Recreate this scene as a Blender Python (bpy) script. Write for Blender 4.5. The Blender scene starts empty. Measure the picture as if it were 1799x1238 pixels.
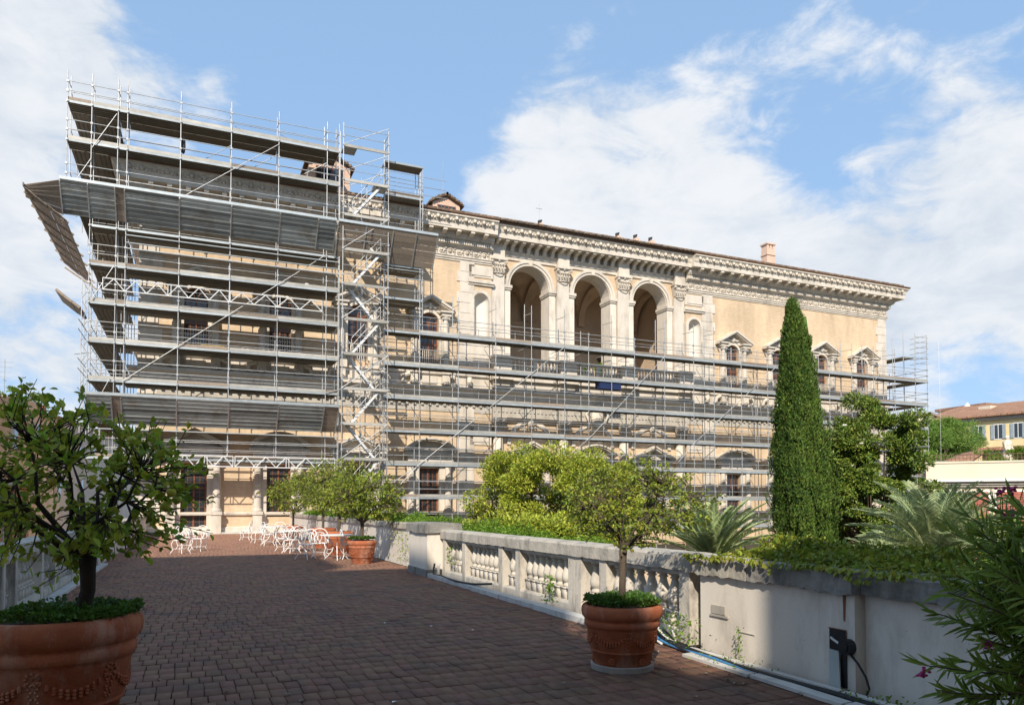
import bpy, math, random
import numpy as np
from mathutils import Vector, Matrix
S = bpy.context.scene
COL = S.collection
R = math.radians
PI = math.pi
rnd = random.Random(7)

# ------------------------------------------------------------ camera
cam_d = bpy.data.cameras.new("camera")
cam = bpy.data.objects.new("camera", cam_d)
COL.objects.link(cam)
cam.location = (0, 0, 1.6)
cam.rotation_euler = (R(90 + 1.9), 0, -math.atan2(.39779, .91748))
cam_d.sensor_width = 36
cam_d.lens = 1294 / 1799 * 36
cam_d.shift_y = 226 / 1799
cam_d.clip_start = .05
cam_d.clip_end = 3000
S.camera = cam

# ------------------------------------------------------------ sun and sky
SUN = Vector((.60, 1.0, -.84)).normalized()          # the way the light travels
W = bpy.data.worlds.new("World")
S.world = W
W.use_nodes = True
nt = W.node_tree
nt.nodes.clear()
out = nt.nodes.new('ShaderNodeOutputWorld')
bg = nt.nodes.new('ShaderNodeBackground')
sky = nt.nodes.new('ShaderNodeTexSky')
sky.sky_type = 'NISHITA'
sky.sun_disc = False
sky.sun_elevation = math.asin(-SUN.z)
sky.sun_rotation = math.atan2(-SUN.x, -SUN.y)
sky.air_density = 1.0
sky.dust_density = 1.2
sky.ozone_density = 1.5
bg.inputs['Strength'].default_value = 0.088
tc = nt.nodes.new('ShaderNodeTexCoord')
def pxdir(px, py):
    f, cx, cy, T = 1294., 899.5, 845., R(1.9)
    x = (px - cx) / f; u = (cy - py) / f
    d = math.cos(T) - u * math.sin(T); z = math.sin(T) + u * math.cos(T)
    return Vector((.91748 * x + .39779 * d, -.39779 * x + .91748 * d, z)).normalized()
def wn(t, **k):
    n = nt.nodes.new(t)
    for a, b in k.items(): setattr(n, a, b)
    return n
def wmath(op, a, b=None, c=None):
    n = wn('ShaderNodeMath', operation=op)
    for i, v in enumerate((a, b, c)):
        if v is None: continue
        if isinstance(v, (int, float)): n.inputs[i].default_value = v
        else: nt.links.new(v, n.inputs[i])
    return n.outputs[0]
norm = wn('ShaderNodeVectorMath', operation='NORMALIZE')
nt.links.new(tc.outputs['Generated'], norm.inputs[0])
D = norm.outputs[0]
def noise(scale, detail, rough, warp=0., off=(0, 0, 0), st=(1, 1, 1.6)):
    mp = wn('ShaderNodeMapping')
    mp.inputs['Location'].default_value = off
    mp.inputs['Scale'].default_value = st
    nt.links.new(D, mp.inputs[0])
    n = wn('ShaderNodeTexNoise')
    n.inputs['Scale'].default_value = scale
    n.inputs['Detail'].default_value = detail
    n.inputs['Roughness'].default_value = rough
    n.inputs['Distortion'].default_value = warp
    nt.links.new(mp.outputs[0], n.inputs[0])
    return n.outputs['Fac']
# cloud banks: (pixel x, y) of the bank's middle, angular half width, weight
banks = [(-180, 230, .36, .55), (60, 60, .10, .22), (1150, 400, .30, .38), (960, 230, .09, .16), (1280, 230, .12, .12), (1060, 320, .16, .24), (820, 340, .10, .16), (1560, 470, .28, .34),
         (1850, 240, .18, .30), (1230, 120, .08, .12), (1420, 60, .07, .12), (1560, 170, .08, .10), (1700, 470, .25, .12), (330, 180, .07, .22), (430, 110, .06, .12),
         (650, 60, .34, -.30), (560, 270, .22, -.22), (1150, 10, .20, -.16), (1560, 70, .30, -.36), (1480, 300, .09, -.20), (1690, 640, .12, -.10), (40, 590, .2, -.15), (1400, 250, .07, -.10)]
cov = None
for px, py, hw, w in banks:
    c = pxdir(px, py)
    dn = wn('ShaderNodeVectorMath', operation='DISTANCE')
    nt.links.new(D, dn.inputs[0]); dn.inputs[1].default_value = c
    mr = wn('ShaderNodeMapRange', interpolation_type='SMOOTHERSTEP')
    nt.links.new(dn.outputs['Value'], mr.inputs[0])
    mr.inputs[1].default_value = 0; mr.inputs[2].default_value = hw * 1.7
    mr.inputs[3].default_value = w; mr.inputs[4].default_value = 0
    cov = mr.outputs[0] if cov is None else wmath('ADD', cov, mr.outputs[0])
n1 = noise(3.4, 9, .60, .25, (3.1, 1.7, .4))
n2 = noise(11., 8, .62, .35, (1.3, 5.2, 2.), (1, 1, 2.2))
n3 = noise(2.3, 5, .5, .2, (7., 2., 1.))
dens = wmath('ADD', wmath('ADD', wmath('MULTIPLY', wmath('SUBTRACT', n1, .5), 1.25), wmath('MULTIPLY', wmath('SUBTRACT', n2, .5), .8)), cov)
mask = wn('ShaderNodeMapRange', interpolation_type='SMOOTHSTEP')
nt.links.new(dens, mask.inputs[0])
mask.inputs[1].default_value = .02; mask.inputs[2].default_value = .35
mask.inputs[3].default_value = 0; mask.inputs[4].default_value = .96
shade = wn('ShaderNodeMapRange', interpolation_type='SMOOTHSTEP')
nt.links.new(wmath('ADD', wmath('MULTIPLY', n3, .7), wmath('MULTIPLY', n2, .5)), shade.inputs[0])
shade.inputs[1].default_value = .45; shade.inputs[2].default_value = .75
cc = wn('ShaderNodeMix', data_type='RGBA')
nt.links.new(shade.outputs[0], cc.inputs[0])
cc.inputs[6].default_value = (6.3, 7.0, 7.9, 1)
cc.inputs[7].default_value = (8.9, 9.1, 9.4, 1)
tint = wn('ShaderNodeMix', data_type='RGBA', blend_type='MIX')
tint.inputs[0].default_value = .7
nt.links.new(sky.outputs[0], tint.inputs[6])
tint.inputs[7].default_value = (4.1, 6.6, 10.3, 1)
sepd = wn('ShaderNodeSeparateXYZ'); nt.links.new(D, sepd.inputs[0])
grad = wn('ShaderNodeMapRange'); nt.links.new(sepd.outputs[2], grad.inputs[0])
grad.inputs[1].default_value = .05; grad.inputs[2].default_value = 1.0; grad.inputs[3].default_value = 1.1; grad.inputs[4].default_value = .85
deep = wn('ShaderNodeVectorMath', operation='SCALE'); nt.links.new(tint.outputs[2], deep.inputs[0]); nt.links.new(grad.outputs[0], deep.inputs['Scale'])
mx = wn('ShaderNodeMix', data_type='RGBA')
nt.links.new(mask.outputs[0], mx.inputs[0])
nt.links.new(deep.outputs[0], mx.inputs[6])
nt.links.new(cc.outputs[2], mx.inputs[7])
nt.links.new(mx.outputs[2], bg.inputs['Color'])
nt.links.new(bg.outputs[0], out.inputs[0])

sun_d = bpy.data.lights.new("sun", 'SUN')
sun_d.energy = 5.0
sun_d.angle = R(.53)
sun_d.color = (1, .90, .76)
sun = bpy.data.objects.new("sun", sun_d)
COL.objects.link(sun)
sun.location = (-30, -50, 60)
sun.rotation_euler = (-SUN).to_track_quat('Z', 'Y').to_euler()

S.view_settings.view_transform = 'Standard'
S.view_settings.look = 'None'
S.view_settings.gamma = 1
S.view_settings.use_curve_mapping = False
S.view_settings.exposure = 0.22

# ------------------------------------------------------------ materials
def mat(name, c1, c2=None, rough=.8, metal=0, scale=3., bump=0., bscale=None, island=0., objr=0., c3=None, s3=.5, a3=.5,
        stretch=(1, 1, 1), trans=0., hue=0., spec=.35, detail=6):
    m = bpy.data.materials.new(name); m.use_nodes = True
    t = m.node_tree; N = t.nodes; L = t.links
    b = N['Principled BSDF']
    b.inputs['Roughness'].default_value = rough
    b.inputs['Metallic'].default_value = metal
    b.inputs['Specular IOR Level'].default_value = spec
    g = N.new('ShaderNodeNewGeometry')
    mp = N.new('ShaderNodeMapping'); mp.inputs['Scale'].default_value = stretch
    L.new(g.outputs['Position'], mp.inputs[0])
    n = N.new('ShaderNodeTexNoise'); n.inputs['Scale'].default_value = scale; n.inputs['Detail'].default_value = detail
    n.inputs['Roughness'].default_value = .62
    L.new(mp.outputs[0], n.inputs[0])
    r = N.new('ShaderNodeMapRange'); r.inputs[1].default_value = .3; r.inputs[2].default_value = .7
    L.new(n.outputs['Fac'], r.inputs[0])
    mx = N.new('ShaderNodeMix'); mx.data_type = 'RGBA'
    mx.inputs[6].default_value = (*c1, 1); mx.inputs[7].default_value = (*(c2 or c1), 1)
    L.new(r.outputs[0], mx.inputs[0])
    col = mx.outputs[2]
    if c3:
        n4 = N.new('ShaderNodeTexNoise'); n4.inputs['Scale'].default_value = s3; n4.inputs['Detail'].default_value = 7; n4.inputs['Roughness'].default_value = .7
        mp4 = N.new('ShaderNodeMapping'); mp4.inputs['Scale'].default_value = (1, 1, .35); L.new(g.outputs['Position'], mp4.inputs[0]); L.new(mp4.outputs[0], n4.inputs[0])
        r4 = N.new('ShaderNodeMapRange'); r4.inputs[1].default_value = .5; r4.inputs[2].default_value = .68; r4.inputs[4].default_value = a3
        L.new(n4.outputs['Fac'], r4.inputs[0])
        m4 = N.new('ShaderNodeMix'); m4.data_type = 'RGBA'; L.new(r4.outputs[0], m4.inputs[0]); L.new(col, m4.inputs[6]); m4.inputs[7].default_value = (*c3, 1)
        col = m4.outputs[2]
    for amt, node_out in ((island, 'isl'), (objr, 'obj')):
        if amt:
            if node_out == 'isl': src = g.outputs['Random Per Island']
            else: src = N.new('ShaderNodeObjectInfo').outputs['Random']
            hs = N.new('ShaderNodeHueSaturation')
            rr = N.new('ShaderNodeMapRange'); rr.inputs[3].default_value = 1 - amt; rr.inputs[4].default_value = 1 + amt
            L.new(src, rr.inputs[0]); L.new(rr.outputs[0], hs.inputs['Value'])
            if hue:
                mu = N.new('ShaderNodeMath'); mu.operation = 'MULTIPLY'; L.new(src, mu.inputs[0]); mu.inputs[1].default_value = 37.17
                fr = N.new('ShaderNodeMath'); fr.operation = 'FRACT'; L.new(mu.outputs[0], fr.inputs[0])
                rh = N.new('ShaderNodeMapRange'); rh.inputs[3].default_value = .5 - hue; rh.inputs[4].default_value = .5 + hue
                L.new(fr.outputs[0], rh.inputs[0]); L.new(rh.outputs[0], hs.inputs['Hue'])
            L.new(col, hs.inputs['Color']); col = hs.outputs[0]
    L.new(col, b.inputs['Base Color'])
    if bump:
        n5 = N.new('ShaderNodeTexNoise'); n5.inputs['Scale'].default_value = bscale or scale * 6; n5.inputs['Detail'].default_value = 6
        L.new(g.outputs['Position'], n5.inputs[0])
        bp = N.new('ShaderNodeBump'); bp.inputs['Strength'].default_value = bump; bp.inputs['Distance'].default_value = .02
        L.new(n5.outputs['Fac'], bp.inputs['Height']); L.new(bp.outputs[0], b.inputs['Normal'])
    if trans:
        tr = N.new('ShaderNodeBsdfTranslucent'); L.new(col, tr.inputs[0])
        ms = N.new('ShaderNodeMixShader'); ms.inputs[0].default_value = trans
        L.new(b.outputs[0], ms.inputs[1]); L.new(tr.outputs[0], ms.inputs[2])
        L.new(ms.outputs[0], N['Material Output'].inputs[0])
    return m

def brick_mat(name, c1, c2, mortar, bw, bh, ms=.008, bump=.3, axis='XZ', off=.5, fade=.0):
    m = bpy.data.materials.new(name); m.use_nodes = True
    t = m.node_tree; N = t.nodes; L = t.links; b = N['Principled BSDF']; b.inputs['Roughness'].default_value = .85
    b.inputs['Specular IOR Level'].default_value = .25
    g = N.new('ShaderNodeNewGeometry'); sp = N.new('ShaderNodeSeparateXYZ'); L.new(g.outputs['Position'], sp.inputs[0])
    cb = N.new('ShaderNodeCombineXYZ'); L.new(sp.outputs[axis[0]], cb.inputs[0]); L.new(sp.outputs[axis[1]], cb.inputs[1])
    br = N.new('ShaderNodeTexBrick'); L.new(cb.outputs[0], br.inputs[0])
    br.inputs['Scale'].default_value = 1; br.inputs['Brick Width'].default_value = bw; br.inputs['Row Height'].default_value = bh
    br.inputs['Mortar Size'].default_value = ms; br.inputs['Color1'].default_value = (*c1, 1); br.inputs['Color2'].default_value = (*c2, 1)
    br.inputs['Mortar'].default_value = (*mortar, 1); br.offset = off
    n = N.new('ShaderNodeTexNoise'); n.inputs['Scale'].default_value = .55; n.inputs['Detail'].default_value = 8; n.inputs['Roughness'].default_value = .7
    mp = N.new('ShaderNodeMapping'); mp.inputs['Scale'].default_value = (1.5, 1.5, .4); L.new(g.outputs['Position'], mp.inputs[0]); L.new(mp.outputs[0], n.inputs[0])
    mx = N.new('ShaderNodeMix'); mx.data_type = 'RGBA'; mx.blend_type = 'MULTIPLY'; mx.inputs[0].default_value = .8
    cr = N.new('ShaderNodeMapRange'); cr.inputs[1].default_value = .3; cr.inputs[2].default_value = .7; cr.inputs[3].default_value = .68; cr.inputs[4].default_value = 1.12
    L.new(n.outputs['Fac'], cr.inputs[0])
    L.new(br.outputs['Color'], mx.inputs[6]); L.new(cr.outputs[0], mx.inputs[7]); L.new(mx.outputs[2], b.inputs['Base Color'])
    bp = N.new('ShaderNodeBump'); bp.inputs['Strength'].default_value = bump; bp.inputs['Distance'].default_value = .01; bp.invert = True
    L.new(br.outputs['Fac'], bp.inputs['Height']); L.new(bp.outputs[0], b.inputs['Normal'])
    return m

M = {}
M['stone'] = mat('travertine', (.56, .505, .43), (.68, .62, .54), .8, scale=2.2, bump=.25, bscale=14, c3=(.30, .265, .22), s3=1.0, a3=.6, stretch=(1, 1, .5))
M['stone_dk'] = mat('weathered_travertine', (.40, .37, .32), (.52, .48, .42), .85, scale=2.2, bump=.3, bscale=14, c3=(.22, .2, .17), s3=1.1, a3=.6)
M['wallbrick'] = brick_mat('ochre_roman_brick', (.70, .535, .36), (.61, .45, .29), (.60, .48, .35), .30, .075, .012, .25)
M['plaster'] = mat('lime_plaster', (.66, .60, .52), (.73, .67, .59), .88, scale=1.4, bump=.12, bscale=30, c3=(.40, .35, .29), s3=2.2, a3=.6, stretch=(1, 1, .3))
M['niche'] = mat('white_niche_plaster', (.62, .58, .52), (.70, .665, .61), .9, scale=.8, bump=.05)
M['vault'] = mat('vault_plaster', (.54, .41, .29), (.62, .49, .36), .9, scale=.7, c3=(.26, .2, .15), s3=.6, a3=.5)
M['glass'] = mat('window_glass', (.02, .025, .03), (.04, .05, .06), .08, scale=2, spec=.8)
M['frame'] = mat('chestnut_window_wood', (.17, .065, .035), (.24, .10, .05), .5, scale=9, stretch=(4, 4, 1))
M['door'] = mat('dark_door_wood', (.06, .03, .02), (.10, .045, .03), .5, scale=9)
M['curtain'] = mat('curtain_cloth', (.30, .28, .24), (.2, .19, .16), .9, scale=14, stretch=(6, 6, .2))
M['rooftile'] = mat('terracotta_roof_tile', (.12, .085, .06), (.20, .14, .095), .9, scale=5, island=.5, hue=.01, c3=(.12, .11, .08), s3=1.5, a3=.7)
M['gutter'] = mat('copper_gutter', (.13, .075, .05), (.2, .12, .08), .6, scale=3, metal=.2)
M['palepink'] = mat('pale_pink_render', (.74, .60, .50), (.82, .69, .59), .9, scale=1.0, c3=(.55, .42, .33), s3=.7, a3=.4)
M['pinkplaster'] = mat('pink_plaster', (.60, .42, .32), (.68, .5, .39), .9, scale=1.2, c3=(.38, .27, .2), s3=1.2, a3=.4)
M['steel'] = mat('galvanised_steel_tube', (.42, .435, .44), (.55, .56, .56), .45, metal=.55, scale=9, objr=.12, c3=(.24, .17, .11), s3=3, a3=.5)
M['truss'] = mat('bright_aluminium', (.62, .63, .63), (.74, .75, .75), .5, metal=.1, scale=3, c3=(.45, .44, .42), s3=4, a3=.4)
M['deck'] = mat('galvanised_deck_edge', (.33, .37, .39), (.44, .48, .50), .5, metal=.35, scale=3, objr=.16, c3=(.3, .31, .31), s3=2.5, a3=.4)
M['toe'] = mat('toe_board_metal', (.33, .32, .29), (.46, .44, .40), .6, metal=.25, scale=2, objr=.15)
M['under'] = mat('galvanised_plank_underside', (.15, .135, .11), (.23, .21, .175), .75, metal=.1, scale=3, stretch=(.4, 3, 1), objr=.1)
M['corr'] = mat('corrugated_canopy_sheet', (.27, .29, .29), (.40, .42, .41), .6, metal=.2, scale=1.4, stretch=(.5, 3, 3), objr=.38, c3=(.20, .16, .11), s3=1.3, a3=.6)
M['timber'] = mat('scaffold_timber', (.20, .16, .125), (.33, .27, .215), .85, scale=3, stretch=(6, 1, 6), objr=.22, bump=.2)
M['netting'] = mat('dust_netting', (.30, .30, .29), (.4, .4, .38), .9, scale=6)
M['terra'] = mat('terracotta', (.30, .088, .040), (.43, .145, .07), .85, scale=5, bump=.25, bscale=50, c3=(.52, .36, .28), s3=4, a3=.6, spec=.15)
M['terra_lip'] = mat('pot_saucer_stone', (.28, .25, .22), (.36, .33, .3), .9, scale=6)
M['soil'] = mat('soil', (.05, .035, .022), (.08, .055, .035), .95, scale=20, bump=.4)
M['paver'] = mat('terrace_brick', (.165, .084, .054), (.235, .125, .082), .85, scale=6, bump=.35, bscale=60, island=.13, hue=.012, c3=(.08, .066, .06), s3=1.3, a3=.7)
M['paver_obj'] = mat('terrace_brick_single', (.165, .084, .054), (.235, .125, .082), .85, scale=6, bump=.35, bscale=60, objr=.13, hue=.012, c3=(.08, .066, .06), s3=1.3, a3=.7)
M['joint'] = mat('joint_dirt', (.085, .065, .052), (.12, .09, .074), .95, scale=9, bump=.3)
M['balstone'] = mat('aged_balustrade_stone', (.46, .42, .36), (.60, .55, .47), .9, scale=4, bump=.4, bscale=25, c3=(.12, .11, .10), s3=3.2, a3=.85, stretch=(1, 1, .3))
M['coping'] = mat('lichened_coping', (.36, .33, .28), (.52, .48, .41), .92, scale=4, bump=.5, bscale=20, c3=(.11, .105, .095), s3=2.6, a3=.8)
M['coping_dk'] = mat('blackened_coping', (.20, .19, .175), (.30, .285, .26), .92, scale=5, bump=.6, bscale=18, c3=(.07, .068, .062), s3=2.4, a3=.85, stretch=(1, 1, 3))
M['marble'] = mat('worn_marble_strip', (.50, .49, .46), (.62, .61, .58), .7, scale=4, bump=.15, c3=(.3, .28, .25), s3=3, a3=.5)
M['white_iron'] = mat('white_painted_iron', (.78, .77, .75), (.82, .81, .79), .45, scale=8)
M['ground'] = mat('garden_soil', (.09, .085, .045), (.14, .12, .07), .95, scale=.6, bump=.3)
M['bark'] = mat('grey_brown_bark', (.075, .055, .04), (.13, .10, .075), .9, scale=14, bump=.5, stretch=(1, 1, .3))
M['bark_dk'] = mat('dark_bark', (.028, .02, .015), (.05, .037, .028), .9, scale=14, bump=.5, stretch=(1, 1, .3))
def leafm(n, c1, c2, isl=.3, hue=.02, tr=.3, rough=.45, **k):
    return mat(n, c1, c2, rough, scale=1.6, island=isl, hue=hue, trans=tr, spec=.4, **k)
M['citrus'] = leafm('citrus_leaf', (.19, .25, .028), (.31, .36, .05), .35, .035, .38)
M['citrus_dk'] = leafm('citrus_leaf_deep_green', (.22, .31, .025), (.36, .42, .045), .4, .035, .42)
M['citrus_obj'] = mat('citrus_leaf_large', (.22, .31, .025), (.36, .42, .045), .45, scale=2, objr=.4, hue=.035, trans=.42)
M['herb'] = leafm('herb_leaf', (.045, .12, .016), (.10, .19, .025), .35, .02, .3)
M['camellia'] = leafm('broad_shrub_leaf', (.28, .34, .035), (.42, .45, .06), .4, .03, .28)
M['hedge'] = leafm('bright_hedge_leaf', (.13, .25, .02), (.21, .34, .035), .3, .015, .4)
M['cypress'] = leafm('cypress_spray', (.055, .115, .018), (.13, .20, .030), .6, .03, .18, .7)
M['magnolia'] = leafm('magnolia_leaf', (.10, .17, .025), (.21, .27, .045), .45, .035, .18, .35)
M['pine'] = leafm('pine_needle', (.12, .22, .03), (.18, .30, .05), .3, .01, .2, .7)
M['palm'] = leafm('palm_leaflet', (.29, .36, .16), (.42, .48, .26), .3, .02, .3, .5)
M['cycad'] = leafm('grey_green_frond', (.36, .45, .19), (.48, .56, .29), .25, .015, .25, .5)
M['ivy'] = leafm('ivy_leaf', (.17, .23, .02), (.28, .31, .04), .4, .035, .35)
M['oleander'] = leafm('oleander_leaf', (.14, .22, .028), (.22, .30, .045), .35, .015, .3, .5)
M['oleander_obj'] = mat('oleander_leaf_large', (.14, .22, .028), (.22, .30, .045), .5, scale=2, objr=.35, hue=.015, trans=.3)
M['lemon'] = mat('ripening_lemon', (.48, .44, .05), (.34, .38, .05), .5, scale=12, objr=.2, hue=.02, bump=.15, bscale=120)
M['pinkflower'] = mat('magenta_petal', (.42, .03, .16), (.55, .05, .25), .6, scale=20, trans=.3)
M['whiteflower'] = mat('white_petal', (.75, .72, .6), (.8, .78, .7), .6, scale=20, trans=.2)
M['yellowwall'] = mat('yellow_render', (.70, .56, .31), (.77, .63, .37), .9, scale=.4, c3=(.6, .42, .18), s3=.3, a3=.4)
M['creamwall'] = mat('cream_render', (.62, .55, .43), (.70, .63, .51), .9, scale=.5, c3=(.6, .52, .4), s3=.5, a3=.35)
M['orangewall'] = mat('orange_render', (.50, .27, .12), (.58, .33, .16), .9, scale=.8, c3=(.36, .2, .1), s3=.8, a3=.5)
M['shutter_blue'] = mat('blue_grey_shutter', (.28, .34, .38), (.36, .42, .46), .7, scale=3)
M['shutter_red'] = mat('faded_red_shutter', (.33, .10, .075), (.42, .15, .11), .7, scale=3)
M['farroof'] = brick_mat('far_tiled_roof', (.45, .25, .16), (.36, .2, .125), (.22, .13, .09), .45, .25, .03, .5, 'XY')
M['black'] = mat('black_rubber', (.012, .012, .013), (.025, .025, .027), .5, scale=10)
M['blue'] = mat('blue_hose_plastic', (.04, .17, .36), (.06, .21, .42), .45, scale=10)
M['greycover'] = mat('grey_cover_board', (.34, .37, .36), (.42, .45, .44), .7, scale=6)
M['bluewrap'] = mat('blue_tarpaulin', (.01, .02, .07), (.015, .03, .10), .6, scale=6)
M['sack'] = mat('pink_rubble_sack', (.5, .38, .36), (.62, .5, .46), .9, scale=5)
M['yellow'] = mat('yellow_plank', (.6, .38, .05), (.65, .42, .07), .6, scale=5)
M['concrete'] = mat('grey_building_render', (.35, .32, .29), (.42, .39, .35), .9, scale=.5)

for k in ('paver', 'paver_obj'):                       # shade and sun put into the brick colour: dark near, bright towards the palace
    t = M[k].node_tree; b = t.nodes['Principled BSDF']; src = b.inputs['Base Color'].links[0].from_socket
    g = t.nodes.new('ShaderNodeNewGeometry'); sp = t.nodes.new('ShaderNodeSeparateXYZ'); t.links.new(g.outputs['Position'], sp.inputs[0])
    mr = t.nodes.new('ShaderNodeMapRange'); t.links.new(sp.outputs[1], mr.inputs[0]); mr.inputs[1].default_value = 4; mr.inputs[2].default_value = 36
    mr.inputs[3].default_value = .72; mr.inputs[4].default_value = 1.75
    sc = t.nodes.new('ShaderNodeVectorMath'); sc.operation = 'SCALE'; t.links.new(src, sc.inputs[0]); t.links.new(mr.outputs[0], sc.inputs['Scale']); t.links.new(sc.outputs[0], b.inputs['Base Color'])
# ------------------------------------------------------------ mesh helpers
class MB:
    def __init__(s): s.v = []; s.f = []
    def add(s, vs, fs):
        n = len(s.v); s.v.extend(tuple(p) for p in vs); s.f.extend(tuple(i + n for i in f) for f in fs); return s
    def box(s, x0, x1, y0, y1, z0, z1):
        return s.add([(x0, y0, z0), (x1, y0, z0), (x1, y1, z0), (x0, y1, z0), (x0, y0, z1), (x1, y0, z1), (x1, y1, z1), (x0, y1, z1)],
                     [(0, 3, 2, 1), (4, 5, 6, 7), (0, 1, 5, 4), (1, 2, 6, 5), (2, 3, 7, 6), (3, 0, 4, 7)])
    def obox(s, p0, p1, w, h, up=(0, 0, 1)):
        p0 = Vector(p0); p1 = Vector(p1); d = (p1 - p0).normalized(); up = Vector(up)
        sd = d.cross(up)
        if sd.length < 1e-4: sd = d.cross(Vector((0, 1, 0)))
        sd.normalize(); u = sd.cross(d).normalized()
        a = sd * w / 2; b = u * h / 2
        return s.add([p0 - a - b, p0 + a - b, p0 + a + b, p0 - a + b, p1 - a - b, p1 + a - b, p1 + a + b, p1 - a + b],
                     [(0, 3, 2, 1), (4, 5, 6, 7), (0, 1, 5, 4), (1, 2, 6, 5), (2, 3, 7, 6), (3, 0, 4, 7)])
    def tube(s, pts, r, n=6, cap=True):
        pts = [Vector(p) for p in pts]; k = len(pts)
        rs = r if isinstance(r, (list, tuple)) else [r] * k
        base = len(s.v); ref = None
        for i, p in enumerate(pts):
            d = (pts[min(i + 1, k - 1)] - pts[max(i - 1, 0)])
            d = d.normalized() if d.length > 1e-9 else Vector((0, 0, 1))
            if ref is None:
                ref = Vector((0, 0, 1)) if abs(d.z) < .9 else Vector((1, 0, 0))
            a = d.cross(ref)
            if a.length < 1e-5: a = d.cross(Vector((0, 1, 0)))
            a.normalize(); b = a.cross(d).normalized(); ref = b.cross(Vector((0, 0, 0))) if False else b
            for j in range(n):
                t = 2 * PI * j / n
                s.v.append(tuple(p + (a * math.cos(t) + b * math.sin(t)) * rs[i]))
        for i in range(k - 1):
            for j in range(n):
                q = base + i * n + j; w = base + i * n + (j + 1) % n
                s.f.append((q, w, w + n, q + n))
        if cap:
            s.f.append(tuple(base + j for j in reversed(range(n)))); s.f.append(tuple(base + (k - 1) * n + j for j in range(n)))
        return s
    def lathe(s, prof, c=(0, 0, 0), n=24, cap=False):
        base = len(s.v)
        for r, z in prof:
            for j in range(n):
                t = 2 * PI * j / n; s.v.append((c[0] + r * math.cos(t), c[1] + r * math.sin(t), c[2] + z))
        for i in range(len(prof) - 1):
            for j in range(n):
                q = base + i * n + j; w = base + i * n + (j + 1) % n
                s.f.append((q, w, w + n, q + n))
        if cap: s.f.append(tuple(base + (len(prof) - 1) * n + j for j in range(n)))
        return s
    def runx(s, prof, x0, x1, yw, m0=0, m1=0):       # closed profile (projection, z) extruded along x in front of y = yw
        k = len(prof)
        vs = [(x0 - m0 * p, yw - p, z) for p, z in prof] + [(x1 + m1 * p, yw - p, z) for p, z in prof]
        fs = [(i, i + k, (i + 1) % k + k, (i + 1) % k) for i in range(k)]
        fs += [tuple(range(k)), tuple(reversed(range(k, 2 * k)))]
        return s.add(vs, fs)
    def runy(s, prof, y0, y1, xw, sgn, m0=0):        # along y, projecting sgn * p from x = xw
        k = len(prof)
        vs = [(xw + sgn * p, y0 - m0 * p, z) for p, z in prof] + [(xw + sgn * p, y1, z) for p, z in prof]
        fs = [(i, i + k, (i + 1) % k + k, (i + 1) % k) for i in range(k)]
        fs += [tuple(range(k)), tuple(reversed(range(k, 2 * k)))]
        return s.add(vs, fs)
    def poly_y(s, pts, y0, y1):                       # xz polygon given depth along y
        k = len(pts)
        s.add([(x, y0, z) for x, z in pts] + [(x, y1, z) for x, z in pts],
              [tuple(range(k)), tuple(reversed(range(k, 2 * k)))] + [(i, i + k, (i + 1) % k + k, (i + 1) % k) for i in range(k)])
        return s
    def arcband(s, cx, cz, r0, r1, y0, y1, a0=0, a1=PI, n=14):
        for i in range(n):
            t0 = a0 + (a1 - a0) * i / n; t1 = a0 + (a1 - a0) * (i + 1) / n
            q = [(cx + r * math.cos(t), cz + r * math.sin(t)) for r, t in ((r0, t0), (r1, t0), (r1, t1), (r0, t1))]
            s.poly_y(q, y0, y1)
        return s
    def blob(s, c, r, n=6, m=4, sq=(1, 1, 1)):
        base = len(s.v)
        for i in range(m + 1):
            ph = PI * i / m
            for j in range(n):
                t = 2 * PI * j / n + i * .5
                s.v.append((c[0] + r * sq[0] * math.sin(ph) * math.cos(t), c[1] + r * sq[1] * math.sin(ph) * math.sin(t), c[2] + r * sq[2] * math.cos(ph)))
        for i in range(m):
            for j in range(n):
                q = base + i * n + j; w = base + i * n + (j + 1) % n
                s.f.append((q, q + n, w + n, w))
        return s
    def mesh(s, name, m, smooth=False, off=(0, 0, 0)):
        me = bpy.data.meshes.new(name)
        if off != (0, 0, 0):
            o = off; vs = [(p[0] - o[0], p[1] - o[1], p[2] - o[2]) for p in s.v]
        else: vs = s.v
        me.from_pydata(vs, [], s.f)
        if smooth: me.polygons.foreach_set('use_smooth', [True] * len(me.polygons))
        me.materials.append(m)
        return me

def link(name, me, parent=None, loc=(0, 0, 0)):
    o = bpy.data.objects.new(name, me); COL.objects.link(o); o.location = loc
    if parent is not None: o.parent = parent
    return o
def wloc(p):                                           # world place of a chain of unrotated parents
    v = Vector((0, 0, 0))
    while p is not None: v += p.location; p = p.parent
    return v
def part(name, mb, m, parent, smooth=False, label=None, kind=None):   # mesh given in world coordinates, hung on a root with plain location
    loc = tuple(wloc(parent))
    o = link(name, mb.mesh(name, m if not isinstance(m, str) else M[m], smooth, loc), parent)
    if label: o['label'] = label
    if kind: o['kind'] = kind
    return o
def thing(name, label, cat, loc=(0, 0, 0), group=None, rz=0):
    o = bpy.data.objects.new(name, None); COL.objects.link(o); o.location = loc; o.rotation_euler = (0, 0, rz)
    o.empty_display_size = .2
    o['label'] = label; o['category'] = cat
    if group: o['group'] = group
    return o
def solo(name, mb, m, label, cat, group=None, smooth=False, kind=None):
    o = link(name, mb.mesh(name, M[m], smooth))
    if kind: o['kind'] = kind
    o['label'] = label; o['category'] = cat
    if group: o['group'] = group
    return o
def struct(name, mb, m, parent=None, smooth=False):
    o = link(name, mb.mesh(name, M[m], smooth), parent)
    if parent is None: o['kind'] = 'structure'
    return o
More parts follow.
